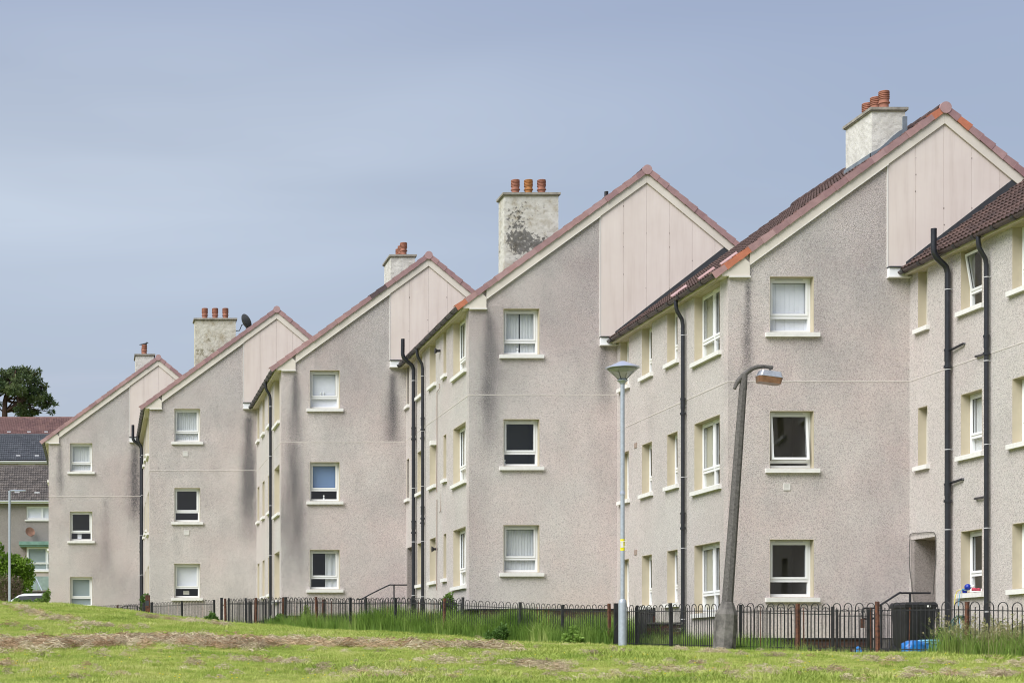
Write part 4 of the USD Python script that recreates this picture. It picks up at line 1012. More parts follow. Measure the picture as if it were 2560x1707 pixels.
# far thin lamp post at the left
fy = 80.0; fx, _, ftop = ray(24, 1226, fy)
fz = hz(fx, fy) - 0.1
far_l = thing('street_lamp', 'tall thin grey street lamp at the left edge beside the hedge', 'street lamp', (fx, fy, fz), group='street lamps')
part(far_l, 'shaft', lathe([(0, 0), (0.10, 0), (0.10, 0.9), (0.062, 1.0), (0.055, ftop - fz), (0, ftop - fz)], 14, (fx, fy, fz)), M['galv'], smooth=40)
part(far_l, 'arm', tube([(fx, fy, ftop - 0.02), (fx + 0.25, fy, ftop + 0.02)], 0.035, 8), M['galv'])
ln = bx(-0.25, 0.25, -0.10, 0.10, -0.04, 0.04); ln.vertices[:, 2] *= np.where(ln.vertices[:, 0] > 0, 0.5, 1); ln.apply_translation((fx + 0.48, fy, ftop))
part(far_l, 'lantern', ln, M['galv_pale'])

# ------------------------------------------------------------------ bow-top railings
def hoop(c, ux, w, z0, zt, r, sides=4):
    pts = [c + ux * (-w / 2) + (0, 0, z0)]
    zc = zt - w / 2
    for t in np.linspace(PI, 0, 8):
        pts.append(c + ux * (math.cos(t) * w / 2) + np.array((0, 0, zc + math.sin(t) * w / 2)))
    pts.append(c + ux * (w / 2) + (0, 0, z0))
    p = np.array(pts); n = len(p)
    tn = np.gradient(p, axis=0); tn /= np.linalg.norm(tn, axis=1, keepdims=True)
    yb = np.cross(ux, (0, 0, 1.0)); a = np.broadcast_to(yb, (n, 3)); b = np.cross(tn, a)
    ang = np.arange(sides) * 2 * PI / sides + PI / 4
    v = p[:, None] + r * (np.cos(ang)[None, :, None] * a[:, None] + np.sin(ang)[None, :, None] * b[:, None])
    f = []
    for i in range(n - 1):
        for j in range(sides):
            q = (i * sides + j, i * sides + (j + 1) % sides, (i + 1) * sides + (j + 1) % sides, (i + 1) * sides + j)
            f += [(q[0], q[1], q[2]), (q[0], q[2], q[3])]
    return (v.reshape(-1, 3), np.array(f))
def railing(label, pts, H=0.88, pitch=0.215, post_every=1.9, seed=0, posts=True, group='bow topped railings along the gardens', ends=(True, True), rusty=0.3, name='railing'):
    r = np.random.default_rng(seed)
    pts = np.array(pts, float)
    o = np.array([pts[0][0], pts[0][1], hz(*pts[0])])
    t = thing(name, label, 'railing', o, group=group)
    for a, b in zip(pts[:-1], pts[1:]):
        Ls = np.linalg.norm(b - a); d = (b - a) / Ls; ux = np.array([d[0], d[1], 0.0])
        nb = max(int(round(Ls / post_every)), 1); seg = Ls / nb
        for k in range(nb):
            p0, p1 = a + d * seg * k, a + d * seg * (k + 1)
            z0, z1 = hz(*p0), hz(*p1)
            if posts and (k > 0 or ends[0]):
                hp = H + r.uniform(-0.02, 0.03); lean = r.normal(0, 0.012, 2)
                m = bx(-0.026, 0.026, -0.026, 0.026, -0.3, hp); m.vertices[:, :2] += lean * m.vertices[:, 2:3]
                m.apply_transform(trimesh.transformations.rotation_matrix(math.atan2(d[1], d[0]), (0, 0, 1))); m.apply_translation((p0[0], p0[1], z0))
                part(t, 'post', m, M['rust' if r.random() < rusty else 'rail'])
            sag = r.normal(0, 0.006)
            for zr, th in ((H - 0.135, 0.011), (0.09, 0.011)):
                part(t, 'rail', tube([(p0[0], p0[1], z0 + zr), (p1[0], p1[1], z1 + zr + sag)], th, 4), M['rail'])
            nh = max(int((seg - 0.06) / pitch), 1); st = (seg - 0.05) / nh
            for j in range(nh):
                s = 0.025 + (j + 0.5) * st; c = p0 + d * s; zc = z0 + (z1 - z0) * s / seg
                part(t, 'bow', hoop(np.array([c[0], c[1], zc]), ux, st * 0.68, -0.03, H - 0.005 + r.normal(0, 0.004), 0.0082), M['rail'])
                bn_ = r.normal(0, 0.006, 2)
                part(t, 'bar', tube([(c[0], c[1], zc - 0.03), (c[0] + bn_[0], c[1] + bn_[1], zc + H - 0.075 + r.normal(0, 0.008))], 0.0082, 4, caps=False), M['rust' if r.random() < 0.12 else 'rail'])
    if posts and ends[1]:
        p1 = pts[-1]; m = bx(-0.026, 0.026, -0.026, 0.026, -0.3, H + 0.02); m.apply_translation((p1[0], p1[1], hz(*p1)))
        part(t, 'post', m, M['rail'])
    return t
def fence_xy(D):
    return (float(np.interp(D, [24, 27.5, 32.6, 36.3, 40.4, 42.7, 46.4, 63], [16.2, 14.4, 11.76, 10.80, 9.63, 8.35, 6.6, -0.25])), D)
railing('black railings in front of the tall seeding grass at the right edge', [fence_xy(25.2), fence_xy(28.35)], seed=1, ends=(True, False), rusty=0.4)
railing('black railings between the brown post and the leaning concrete lamp', [fence_xy(28.35), fence_xy(32.9)], seed=2, ends=(True, False), rusty=0.6)
railing('black railings between the two foreground lamp posts', [fence_xy(32.9), fence_xy(36.35)], seed=3, ends=(True, True), rusty=0.1)
railing('black railings in deep green grass left of the straight street lamp', [fence_xy(36.8), fence_xy(40.4), fence_xy(42.7)], seed=4, ends=(True, False), rusty=0.35)
railing('middle stretch of railings half sunk in long grass below the streaked gable', [fence_xy(42.7), fence_xy(46.4), fence_xy(53)], seed=5, ends=(True, True), rusty=0.35)
railing('farthest railings vanishing behind the lawn crest, left of the rusty pillar', [fence_xy(58.9), fence_xy(63)], seed=6, ends=(True, True), rusty=0.3)
railing('railings between the rusty pillar and a pair of black posts', [fence_xy(53.9), fence_xy(58.2)], seed=12, ends=(True, True), rusty=0.1)
railing('short cross railing beside the path below the gable with the leaning lamp', [(12.5, 34.35), (14.3, 34.35)], seed=7, rusty=0.1, post_every=1.8)
railing('cross railing behind the wheeled bin', [(15.05, 34.35), (16.35, 34.35)], seed=8, rusty=0.5, post_every=1.3)
railing('second row of railings behind the long grass, ending at a gable corner', [(9.0, 43.7), (4.3, 51.9)], seed=9, H=0.86, rusty=0.4)
railing('return railing running into the far garden beside the rusty pillar', [fence_xy(53.2), (4.9, 52.0)], seed=10, H=0.86, rusty=0.4)
def gate(label, p0, p1, H=0.84, seed=0):
    p0, p1 = np.array(p0, float), np.array(p1, float)
    z0 = max(hz(*p0), hz(*p1)); d = (p1 - p0) / np.linalg.norm(p1 - p0); L = np.linalg.norm(p1 - p0); ux = np.array([d[0], d[1], 0])
    t = thing('gate', label, 'gate', (p0[0], p0[1], z0))
    for p in (p0, p1):
        m = bx(-0.02, 0.02, -0.02, 0.02, 0.04, H); m.apply_translation((p[0], p[1], z0)); part(t, 'stile', m, M['rail'])
    for zr in (H - 0.13, 0.1):
        part(t, 'rail', tube([(p0[0], p0[1], z0 + zr), (p1[0], p1[1], z0 + zr)], 0.012, 4), M['rail'])
    n = max(int(L / 0.2), 2); st = L / n
    for j in range(n):
        c = p0 + d * (j + 0.5) * st
        part(t, 'bow', hoop(np.array([c[0], c[1], z0]), ux, st * 0.68, 0.1, H, 0.0082), M['rail'])
        part(t, 'bar', tube([(c[0], c[1], z0 + 0.1), (c[0], c[1], z0 + H - 0.07)], 0.0082, 4, caps=False), M['rail'])
    q = p1 - d * 0.10
    m = bx(-0.03, 0.03, -0.02, 0.02, -0.09, 0.09); m.apply_translation((q[0], q[1], z0 + H - 0.27)); part(t, 'latch_box', m, M['rust'])
gate('closed iron gate with a latch box between the leaning lamp and the bin', (14.38, 34.34), (14.98, 34.34))
gate('iron gate standing open into the garden between the two foreground lamps', (10.95, 35.9), (11.75, 37.3))

# rusty pillar and post pairs
px, py = fence_xy(58.55)
pz = hz(px, py)
pil = thing('gate_post', 'rusty brown pillar rising above the far railings, a gate post at each side', 'gate post', (px, py, pz))
part(pil, 'pillar', bx(px - 0.075, px + 0.075, py - 0.075, py + 0.075, pz - 0.3, pz + 1.14), M['rust'])
part(pil, 'plate', bx(px - 0.077, px + 0.04, py - 0.08, py - 0.074, pz + 0.78, pz + 0.95), M['flash_dark'])
for s in (-1, 1):
    part(pil, 'side_post', bx(px + s * 0.115 - 0.03, px + s * 0.115 + 0.03, py - 0.03, py + 0.03, pz - 0.3, pz + 0.90), M['rail'])
for D, lab, mm in ((53.45, 'black gate post standing alone among the middle railings', 'rail'), (36.57, 'thick black gate post just right of the straight street lamp', 'rail')):
    qx_, qy_ = fence_xy(D); z = hz(qx_, qy_)
    p = thing('gate_post', lab, 'gate post', (qx_, qy_, z))
    part(p, 'post', bx(qx_ - 0.04, qx_ + 0.04, qy_ - 0.04, qy_ + 0.04, z - 0.3, z + 0.9), M[mm])
    part(p, 'post_cap', bx(qx_ - 0.044, qx_ + 0.044, qy_ - 0.044, qy_ + 0.044, z + 0.9, z + 0.915), M['dark'])
    part(p, 'hinge', bx(qx_ + 0.04, qx_ + 0.09, qy_ - 0.01, qy_ + 0.01, z + 0.68, z + 0.71), M['rust'])
# handrails at the entrances
def handrail(label, D, uv, posts_uv, zbase, r=0.021):
    pts = [ray(u, v, D) for u, v in uv]
    t = thing('handrail', label, 'handrail', (pts[0][0], D, zbase), group='black handrails at the entrances')
    part(t, 'rail', tube(bez(pts, 5), r, 8), M['pipe'], smooth=50)
    for u, v in posts_uv:
        p = ray(u, v, D); part(t, 'post', tube([p, (p[0], D, zbase - 0.2)], r * 1.05, 8), M['pipe'], smooth=50)
    return t
handrail('bent black tube handrail on the steps beside the wheeled bin', 34.75, [(2326, 1481.5), (2290, 1481.5), (2256, 1481.5), (2246, 1483), (2205, 1509), (2186, 1519), (2163, 1519.5), (2157, 1523), (2156, 1538), (2160, 1545.5), (2180, 1546), (2200, 1537)], [(2275, 1482), (2203, 1510)], 0.15)
handrail('black handrail rising to the entrance beside two black pipes', 51.5, [(1018, 1461.5), (1000, 1461.5), (980, 1461.5), (970, 1463), (925, 1485), (905, 1496), (893, 1498)], [(985, 1462), (915, 1490)], 0.9)
handrail('faraway low handrail behind the lawn crest', 68.5, [(344, 1513.5), (330, 1513.5), (314, 1514), (293, 1522)], [(319, 1514), (343, 1513.5)], 1.0)

# ------------------------------------------------------------------ garden clutter
wx, wy = 15.25, 33.0
wz = hz(wx, wy)
wb = thing('wheelie_bin', 'black wheeled bin with closed lid behind the railings', 'bin', (wx, wy, wz))
body = trimesh.creation.box((0.56, 0.62, 0.86)); v = body.vertices; v[:, :2] *= np.where(v[:, 2:3] < 0, 0.84, 1.0); body.vertices = v; body.apply_translation((wx, wy, wz + 0.49))
part(wb, 'body', body, M['bin'])
part(wb, 'rim', bx(wx - 0.305, wx + 0.305, wy - 0.33, wy + 0.33, wz + 0.90, wz + 0.945), M['bin'])
lid = trimesh.creation.extrude_polygon(sbox(-0.30, -0.33, 0.30, 0.33).buffer(0.01), 0.05); vv_ = lid.vertices; vv_[:, :2] *= np.where(vv_[:, 2:3] > 0.02, 0.9, 1.0); lid.vertices = vv_; lid.apply_translation((wx, wy, wz + 0.948))
part(wb, 'lid', lid, M['bin'])
part(wb, 'handle', tube([(wx - 0.24, wy + 0.34, wz + 0.93), (wx + 0.24, wy + 0.34, wz + 0.93)], 0.016, 8), M['bin'])
for s in (-1, 1):
    wl = trimesh.creation.cylinder(radius=0.10, height=0.05, sections=18); wl.apply_transform(trimesh.transformations.rotation_matrix(PI / 2, (0, 1, 0))); wl.apply_translation((wx + s * 0.25, wy + 0.27, wz + 0.10)); part(wb, 'wheel', wl, M['dark'], smooth=40)
for k in range(4):
    part(wb, 'rib', bx(wx - 0.22 + k * 0.145, wx - 0.20 + k * 0.145, wy - 0.315, wy - 0.29, wz + 0.25, wz + 0.86), M['bin'])
part(wb, 'white_label', bx(wx + 0.10, wx + 0.16, wy - 0.336, wy - 0.331, wz + 0.905, wz + 0.94), M['white'])
# blue sacks beside the bin
def lump(c, s, seed, amp=0.25):
    m = trimesh.creation.icosphere(3); n = m.vertices.copy()
    k = 1 + amp * (meshkit.fbm(n * 1.7 + seed, 3, seed)[:, None] - 0.5) * 2
    v = np.sign(n) * np.abs(n) ** 0.7 * k * np.array(s); v[:, 2] = np.maximum(v[:, 2], -s[2] * 0.7)
    m.vertices = v + np.array(c)
    return m
sx, sy, _ = ray(2282, 1625, 29.6); sz = max(hz(sx, sy), ray(0, 1632, sy)[2])
sack = thing('plastic_sack', 'bright blue plastic sack slumped at the foot of the bin', 'plastic sack', (sx, sy, sz))
part(sack, 'bag', lump((sx, sy, sz + 0.06), (0.19, 0.15, 0.15), 3), M['blue'], smooth=40)
sx2, sy2, _ = ray(2318, 1622, 29.75); sz2 = max(hz(sx2, sy2), ray(0, 1632, sy2)[2])
sack2 = thing('plastic_sack', 'crumpled blue sack with a pale top sheet beside the tall grass', 'plastic sack', (sx2, sy2, sz2))
part(sack2, 'bag', lump((sx2, sy2, sz2 + 0.07), (0.25, 0.17, 0.15), 8), M['blue'], smooth=40)
part(sack2, 'top_sheet', lump((sx2 + 0.01, sy2, sz2 + 0.19), (0.22, 0.15, 0.04), 5, 0.5), M['blue_pale'], smooth=40)
sx3, sy3, _ = ray(2146, 1622, 32.5); sz3 = hz(sx3, sy3)
sack3 = thing('plastic_scrap', 'tiny scrap of blue plastic on the grass behind a railing post', 'litter', (sx3, sy3, sz3))
part(sack3, 'scrap', lump((sx3, sy3, sz3 + 0.05), (0.05, 0.05, 0.09), 2, 0.5), M['blue'], smooth=40)
# hose hung on the cross railing's post
hx, hy = 15.72, 32.2
hzz = hz(hx, hy)
pts = []
r_ = np.random.default_rng(5)
for k in range(5):
    cx, rr, rzz = hx + r_.uniform(-0.06, 0.06), r_.uniform(0.10, 0.17), r_.uniform(0.24, 0.34)
    for t in np.linspace(0, 2 * PI, 14, endpoint=False):
        pts.append((cx + rr * math.sin(t), hy + 0.02 * math.sin(3 * t + k), hzz + 0.72 - rzz + rzz * math.cos(t)))
hs = part(None, 'garden_hose', tube(bez(pts, 3), 0.011, 6), M['hose'], smooth=50)
tag(hs.prim, 'dark green garden hose hanging in loops right of the bin', 'garden hose')
# toys on the sill of the small ground floor window in the nearest block
Fy = FPX * X_[6] / (2430 - VU)
tz = S_[6] - 4.40 - 0.012 + 0.0
F6x = X_[6] - 0.03
def toy(name, label, cat, m, mm):
    tag(part(None, name, m, M[mm], smooth=40).prim, label, cat)
b1 = trimesh.creation.icosphere(2, 0.062); b1.apply_translation((F6x, Fy + 0.10, tz + 0.115))
ball = thing('toy', 'deep blue round toy on a white window sill near the bin', 'toy', (F6x, Fy + 0.1, tz))
part(ball, 'ball', b1, M['blue_deep'], smooth=True)
part(ball, 'cup', lathe([(0, 0), (0.04, 0), (0.05, 0.075), (0.042, 0.075), (0, 0.06)], 16, (F6x, Fy + 0.22, tz + 0.012)), M['blue_deep'], smooth=40)
red = thing('toy', 'red and white toy pieces heaped beside the blue ball on the sill', 'toy', (F6x, Fy - 0.2, tz))
part(red, 'red_piece', [lump((F6x, Fy - 0.14, tz + 0.06), (0.035, 0.055, 0.035), 4), lump((F6x, Fy - 0.30, tz + 0.05), (0.035, 0.05, 0.03), 6)], M['red'], smooth=40)
part(red, 'white_piece', lump((F6x - 0.01, Fy - 0.10, tz + 0.12), (0.03, 0.04, 0.025), 7), M['white'], smooth=40)
for k, (dy, mm, lab) in enumerate(((0.42, 'yellow', 'yellow streamer dangling from the sill below the toys'), (0.26, 'blue_pale', 'light blue streamer dangling from the sill below the toys'))):
    x = X_[6] - 0.11
    s_ = part(None, 'streamer', tube(bez([(X_[6] - 0.03, Fy + 0.12, tz + 0.05), (x + 0.01, Fy + dy * 0.8, tz + 0.06), (x - 0.01, Fy + dy, tz - 0.12), (x, Fy + dy + 0.03, tz - 0.42), (x + 0.02, Fy + dy, tz - 0.66)], 5), 0.007, 6), M[mm], smooth=50)
    tag(s_.prim, lab, 'streamer')
# low brown brick box behind the railings between the lamps
bwx, bwy = 11.75, 36.9
bwz = hz(bwx, bwy)
pb = thing('brick_planter', 'low brown brick box behind the open gate', 'planter', (bwx, bwy, bwz))
for r in range(8):
    for c in range(3):
        x0 = bwx - 0.34 + c * 0.226 + (0.0 if r % 2 else -0.02)
        part(pb, 'brick', bx(x0, x0 + 0.215, bwy - 0.30, bwy + 0.25, bwz - 0.1 + r * 0.075, bwz - 0.1 + r * 0.075 + 0.066), M[('rust', 'tile1', 'tile2')[(r * 2 + c) % 3]])
part(pb, 'coping', bx(bwx - 0.38, bwx + 0.36, bwy - 0.33, bwy + 0.28, bwz + 0.50, bwz + 0.54), M['concrete'])

# ------------------------------------------------------------------ far houses on the hill
def row_house(name, label, y0, x0, x1, z_eave, z_ridge, depth, zg, wall, mats, wins=(), tile=(0.30, 0.32), vents=()):
    t = thing(name, label, 'house', (x0, y0, zg))
    F = Face((x0, y0, 0), (1, 0, 0), (0, -1, 0))
    poly = sbox(0, zg, x1 - x0, z_eave - 0.05)
    for (a0, a1, b0, b1, c, dr) in wins:
        poly = poly.difference(sbox(a0, b0, a1, b1))
    wm = F.prism(poly, -0.25, 0)
    part(t, 'wall', wm, M[wall], attr={'dirt': np.zeros(len(wm.vertices))})
    sm = bx(x0, x1, y0 + 0.25, y0 + 2 * depth, zg, z_eave - 0.3)
    part(t, 'back_wall', [bx(x0, x0 + 0.25, y0 + 0.25, y0 + 2 * depth, zg, z_eave - 0.3), bx(x1 - 0.25, x1, y0 + 0.25, y0 + 2 * depth, zg, z_eave - 0.3), bx(x0 + .25, x1 - .25, y0 + 2 * depth - 0.25, y0 + 2 * depth, zg, z_eave - 0.3)], M[wall], attr={'dirt': np.zeros(24)})
    for (a0, a1, b0, b1, c, dr) in wins:
        window(t, F, a0, a1, b0, b1, cols=c, dress=dr, simple=True, depth=0.10, lower=0.26 if b1 - b0 > 1 else 0.06)
    up = np.array([0, depth + 0.3, z_ridge - z_eave]); run = np.linalg.norm(up); up /= run
    for s in (0, 1):
        ya, yb = (y0 - 0.3, y0 + depth) if s == 0 else (y0 + 2 * depth + 0.3, y0 + depth)
        v = [(x0 - 0.2, ya, z_eave), (x1 + 0.2, ya, z_eave), (x1 + 0.2, yb, z_ridge), (x0 - 0.2, yb, z_ridge)]
        v = np.array(v + [(a, b, c - 0.12) for a, b, c in v])
        f = [(0, 1, 2), (0, 2, 3), (4, 6, 5), (4, 7, 6), (0, 5, 1), (0, 4, 5), (1, 6, 2), (1, 5, 6), (2, 7, 3), (2, 6, 7), (3, 4, 0), (3, 7, 4)]
        part(t, 'roof_deck', (v, np.array(f)), M['deck'])
    tiled_slope(t, np.array([x0 - 0.2, y0 - 0.34, z_eave + 0.015]), (1, 0, 0), up, x1 - x0 + 0.4, run, 'roof_tiles', pts=5, single=lambda o: -7.2 < o[0] < -2.4 * y0 / 110, mats=mats, w=tile[0], g=tile[1])
    part(t, 'ridge', tube([(x0 - 0.2, y0 + depth, z_ridge + 0.02), (x1 + 0.2, y0 + depth, z_ridge + 0.02)], 0.11, 8), M[mats[2]], smooth=40)
    part(t, 'fascia', bx(x0 - 0.2, x1 + 0.2, y0 - 0.33, y0 - 0.30, z_eave - 0.20, z_eave - 0.01), M['upvc'])
    part(t, 'gutter', bx(x0 - 0.2, x1 + 0.2, y0 - 0.42, y0 - 0.335, z_eave - 0.10, z_eave - 0.03), M['clip'])
    for vx, vs in vents:
        q = np.array([vx, y0 - 0.3, z_eave]) + up * vs
        part(t, 'roof_vent', bx(q[0] - 0.16, q[0] + 0.16, q[1] - 0.02, q[1] + 0.2, q[2] + 0.05, q[2] + 0.17), M['clip'])
    return t
for i, c in enumerate([(0.10, 0.088, 0.082), (0.085, 0.076, 0.072), (0.12, 0.105, 0.097)]):
    M[f'grey_tile{i}'] = mat(f'grey_tile_{i}', c, 0.85, 0.2, noise=(6.0, 0.5))
for i, c in enumerate([(0.055, 0.06, 0.07), (0.047, 0.051, 0.06), (0.065, 0.07, 0.08)]):
    M[f'slate{i}'] = mat(f'slate_tile_{i}', c, 0.6, 0.35, noise=(5.0, 0.3))
for i, c in enumerate([(0.15, 0.085, 0.078), (0.13, 0.073, 0.07), (0.175, 0.10, 0.088)]):
    M[f'red_tile{i}'] = mat(f'red_tile_{i}', c, 0.75, 0.25, noise=(5.0, 0.35))
def at(u, v, D):
    return ray(u, v, D)
HA = 110.0
xa0 = at(-420, 0, HA)[0]
ax0 = at(66, 0, HA)[0] - xa0; ax1 = ax0 + 1.95
za = lambda v: at(0, v, HA)[2]
hA = row_house('terraced_house', 'grey harled house with weathered brown tile roof and green bay canopy on the hillside', HA, xa0, xa0 + 30, za(1251), at(0, 1167, HA + 3.7)[2], 3.7, za(1505) - 1.2, 'harl_grey', ('grey_tile0', 'grey_tile1', 'grey_tile2'),
          wins=[(ax0, ax1, za(1298), za(1265), 2, [('blind', 0, 1, 0, 1)]), (ax0 - 4.4, ax0 - 2.6, za(1298), za(1265), 2, [])], vents=((at(42, 0, HA)[0], 0.9), (at(92, 0, HA)[0], 0.8)))
# bay with canopy and its window
bxa, bxb = at(66, 0, HA)[0], at(66, 0, HA)[0] + 2.6
FB = Face((bxa, HA - 0.55, 0), (1, 0, 0), (0, -1, 0))
bay = group_node(hA, 'bay')
part(bay, 'canopy', [bx(bxa - 0.42, bxb + 0.42, HA - 0.95, HA, za(1364), za(1355)), bx(bxa - 0.36, bxb + 0.36, HA - 0.88, HA, za(1368), za(1364.2))], mat('canopy_green', (0.16, 0.27, 0.23), 0.7, noise=(3.0, 0.3)))
part(bay, 'bay_wall', [bx(bxa, bxb, HA - 0.55, HA, za(1505) - 1, za(1428)), bx(bxa, bxa + 0.04, HA - 0.55, HA, za(1428), za(1368.2)), bx(bxb - 0.04, bxb, HA - 0.55, HA, za(1428), za(1368.2))], M['recess'])
part(bay, 'green_panel', bx(bxa + 0.25, bxb, HA - 0.575, HA - 0.552, za(1475), za(1441)), mat('panel_green', (0.25, 0.32, 0.30), 0.6, noise=(4.0, 0.2)))
bayw = window(hA, FB, 0.05, 2.55, za(1426), za(1368.5), cols=2, dress=[('blind_grey', 0, 1, 0, 1)], simple=True, depth=0.03, plain=True)
ddx, _, ddz = at(75, 1331, HA)
hd = thing('satellite_dish', 'rust coloured satellite dish on the wall of the grey harled house', 'satellite dish', (ddx, HA - 0.3, ddz))
dm = lathe(prof, 20); dm.apply_scale(1.25); dm.apply_transform(trimesh.transformations.rotation_matrix(math.radians(70), (0, 1, 0))); dm.apply_transform(trimesh.transformations.rotation_matrix(math.radians(-65), (0, 0, 1))); dm.apply_translation((ddx, HA - 0.35, ddz))
part(hd, 'reflector', dm, mat('rust_dish', (0.22, 0.12, 0.085), 0.7, noise=(6.0, 0.3)), smooth=40)
part(hd, 'arm', tube([(ddx, HA - 0.02, ddz - 0.05), (ddx, HA - 0.34, ddz)], 0.02, 6), M['dark'])
part(hd, 'feed_arm', tube([(ddx, HA - 0.35, ddz - 0.25), (ddx + 0.26, HA - 0.6, ddz - 0.20)], 0.015, 6), M['dark'])
HB = 131.0
zb_ = lambda v: at(0, v, HB)[2]
xb0 = at(-520, 0, HB)[0]
wbx = at(45, 0, HB)[0] - xb0
row_house('terraced_house', 'cream house under a dark blue slate roof, behind the weathered brown roof', HB, xb0, xb0 + 42, zb_(1152), at(0, 1088, HB + 4)[2], 4.0, 8.6, 'harl_front', ('slate0', 'slate1', 'slate2'),
          wins=[(wbx, wbx + 1.3, zb_(1200), zb_(1159), 2, [])], vents=((at(45, 0, HB)[0], 0.7), (at(92, 0, HB)[0], 0.7)), tile=(0.33, 0.36))
HC = 152.0
xc0 = at(-560, 0, HC)[0]
row_house('terraced_house', 'highest house on the hill with a long red tiled roof under the pine', HC, xc0, xc0 + 38, at(0, 1088, HC)[2], at(0, 1045, HC + 4.2)[2], 4.2, 12.5, 'harl_front', ('red_tile0', 'red_tile1', 'red_tile2'),
          vents=((at(22, 0, HC)[0], 0.5), (at(72, 0, HC)[0], 0.5), (at(115, 0, HC)[0], 0.5)), tile=(0.30, 0.32))
# metal stay by the car
s1, s2 = at(91, 1446, 100), at(107, 1480, 99)
mst = thing('handrail', 'thin pale metal handrail on steps behind the white car', 'handrail', (s1[0], 100, hz(s1[0], 100)))
part(mst, 'rail', tube([s1, s2, s2 + np.array([0, 0, -0.8])], 0.03, 6), M['galv'])
part(mst, 'post', tube([s1, (s1[0], 100, hz(s1[0], 100))], 0.028, 6), M['galv'])
gw = thing('garden_wall', 'low dark garden wall behind the white car', 'wall', (-6, 98, hz(-4, 98)))
zz = at(0, 1479, 98)[2]
for r in range(5):
    for c in range(24):
        x0 = -8 + c * 0.30 + (r % 2) * 0.15
        part(gw, 'stone', bx(x0, x0 + 0.29, 97.9, 98.15, zz - (r + 1) * 0.16, zz - r * 0.16 - 0.012), M[('tile0', 'concrete', 'grey_tile1')[(c * 2 + r) % 3]])
part(gw, 'coping', bx(-8.1, -0.6, 97.85, 98.2, zz, zz + 0.06), M['concrete_base'])
# the car behind the crest
cx_, cy_ = -3.4, 86.0
czz = at(0, 1484, 86)[2] - 1.45
car = thing('parked_car', 'white car, only its roof and windscreen showing above the lawn crest', 'car', (cx_, cy_, czz))
white_car = mat('car_white', (0.78, 0.79, 0.82), 0.25, 0.5, coat=0.5)
side = [(-2.05, 0.35), (-2.1, 0.6), (-2.0, 0.82), (-1.15, 0.95), (-0.55, 1.36), (-0.3, 1.44), (0.7, 1.45), (1.2, 1.36), (1.85, 0.98), (2.05, 0.9), (2.1, 0.45), (2.0, 0.3)]
cb = trimesh.creation.extrude_polygon(Polygon(side), 1.7)
cb = cb.subdivide_to_size(0.35)
vv_ = cb.vertices.copy(); inset = np.clip((vv_[:, 1] - 0.9) / 0.55, 0, 1) * 0.16
vv_[:, 2] = np.where(vv_[:, 2] > 0.85, vv_[:, 2] - inset, vv_[:, 2] + inset)
cb.vertices = np.stack([vv_[:, 0], vv_[:, 2] - 0.85, vv_[:, 1]], 1); cb.faces = cb.faces[:, ::-1]
def cput(m):
    m = m.copy(); m.apply_translation((cx_, cy_, czz)); return m
part(car, 'body', cput(cb), white_car, smooth=35)
for nm, q in (('windscreen', [(-1.10, 0.985), (-0.58, 1.345)]), ('rear_window', [(1.24, 1.335), (1.80, 1.02)])):
    (xa_, za_), (xb_, zb2_) = q
    nrm = np.array([-(zb2_ - za_), 0, xb_ - xa_]); nrm /= np.linalg.norm(nrm); nrm *= 0.012
    w0, w1 = 0.70, 0.62
    v = np.array([(xa_, -w0, za_), (xa_, w0, za_), (xb_, w1, zb2_), (xb_, -w1, zb2_)]); v = np.vstack([v + nrm, v - nrm])
    part(car, nm, cput(trimesh.Trimesh(v, [(0, 1, 2), (0, 2, 3), (4, 6, 5), (4, 7, 6), (0, 4, 5), (0, 5, 1), (1, 5, 6), (1, 6, 2), (2, 6, 7), (2, 7, 3), (3, 7, 4), (3, 4, 0)], process=False)), M['flash_dark'])
for s in (-1, 1):
    yy = 0.80 * s
    v = np.array([(-0.95, yy * 1.04, 0.98), (-0.5, yy * 0.93, 1.32), (0.75, yy * 0.92, 1.36), (1.15, yy * 0.94, 1.28), (1.45, yy * 1.03, 1.0)])
    v = np.vstack([v + (0, 0.012 * s, 0), v - (0, 0.03 * s, 0)])
    f = [(0, 1, 2), (0, 2, 3), (0, 3, 4), (5, 7, 6), (5, 8, 7), (5, 9, 8)] + [t for a in range(5) for t in ((a, (a + 1) % 5, (a + 1) % 5 + 5), (a, (a + 1) % 5 + 5, a + 5))]
    part(car, 'side_window', cput(trimesh.Trimesh(v, f, process=False)), M['flash_dark'])
    for xw_ in (-1.3, 1.3):
        wl = trimesh.creation.cylinder(radius=0.31, height=0.2, sections=20); wl.apply_transform(trimesh.transformations.rotation_matrix(PI / 2, (1, 0, 0))); wl.apply_translation((xw_, 0.78 * s, 0.31)); part(car, 'wheel', cput(wl), M['dark'], smooth=40)
    part(car, 'headlight', cput(bx(-2.09, -1.98, 0.45 * s - 0.14, 0.45 * s + 0.14, 0.66, 0.78)), M['clip'])

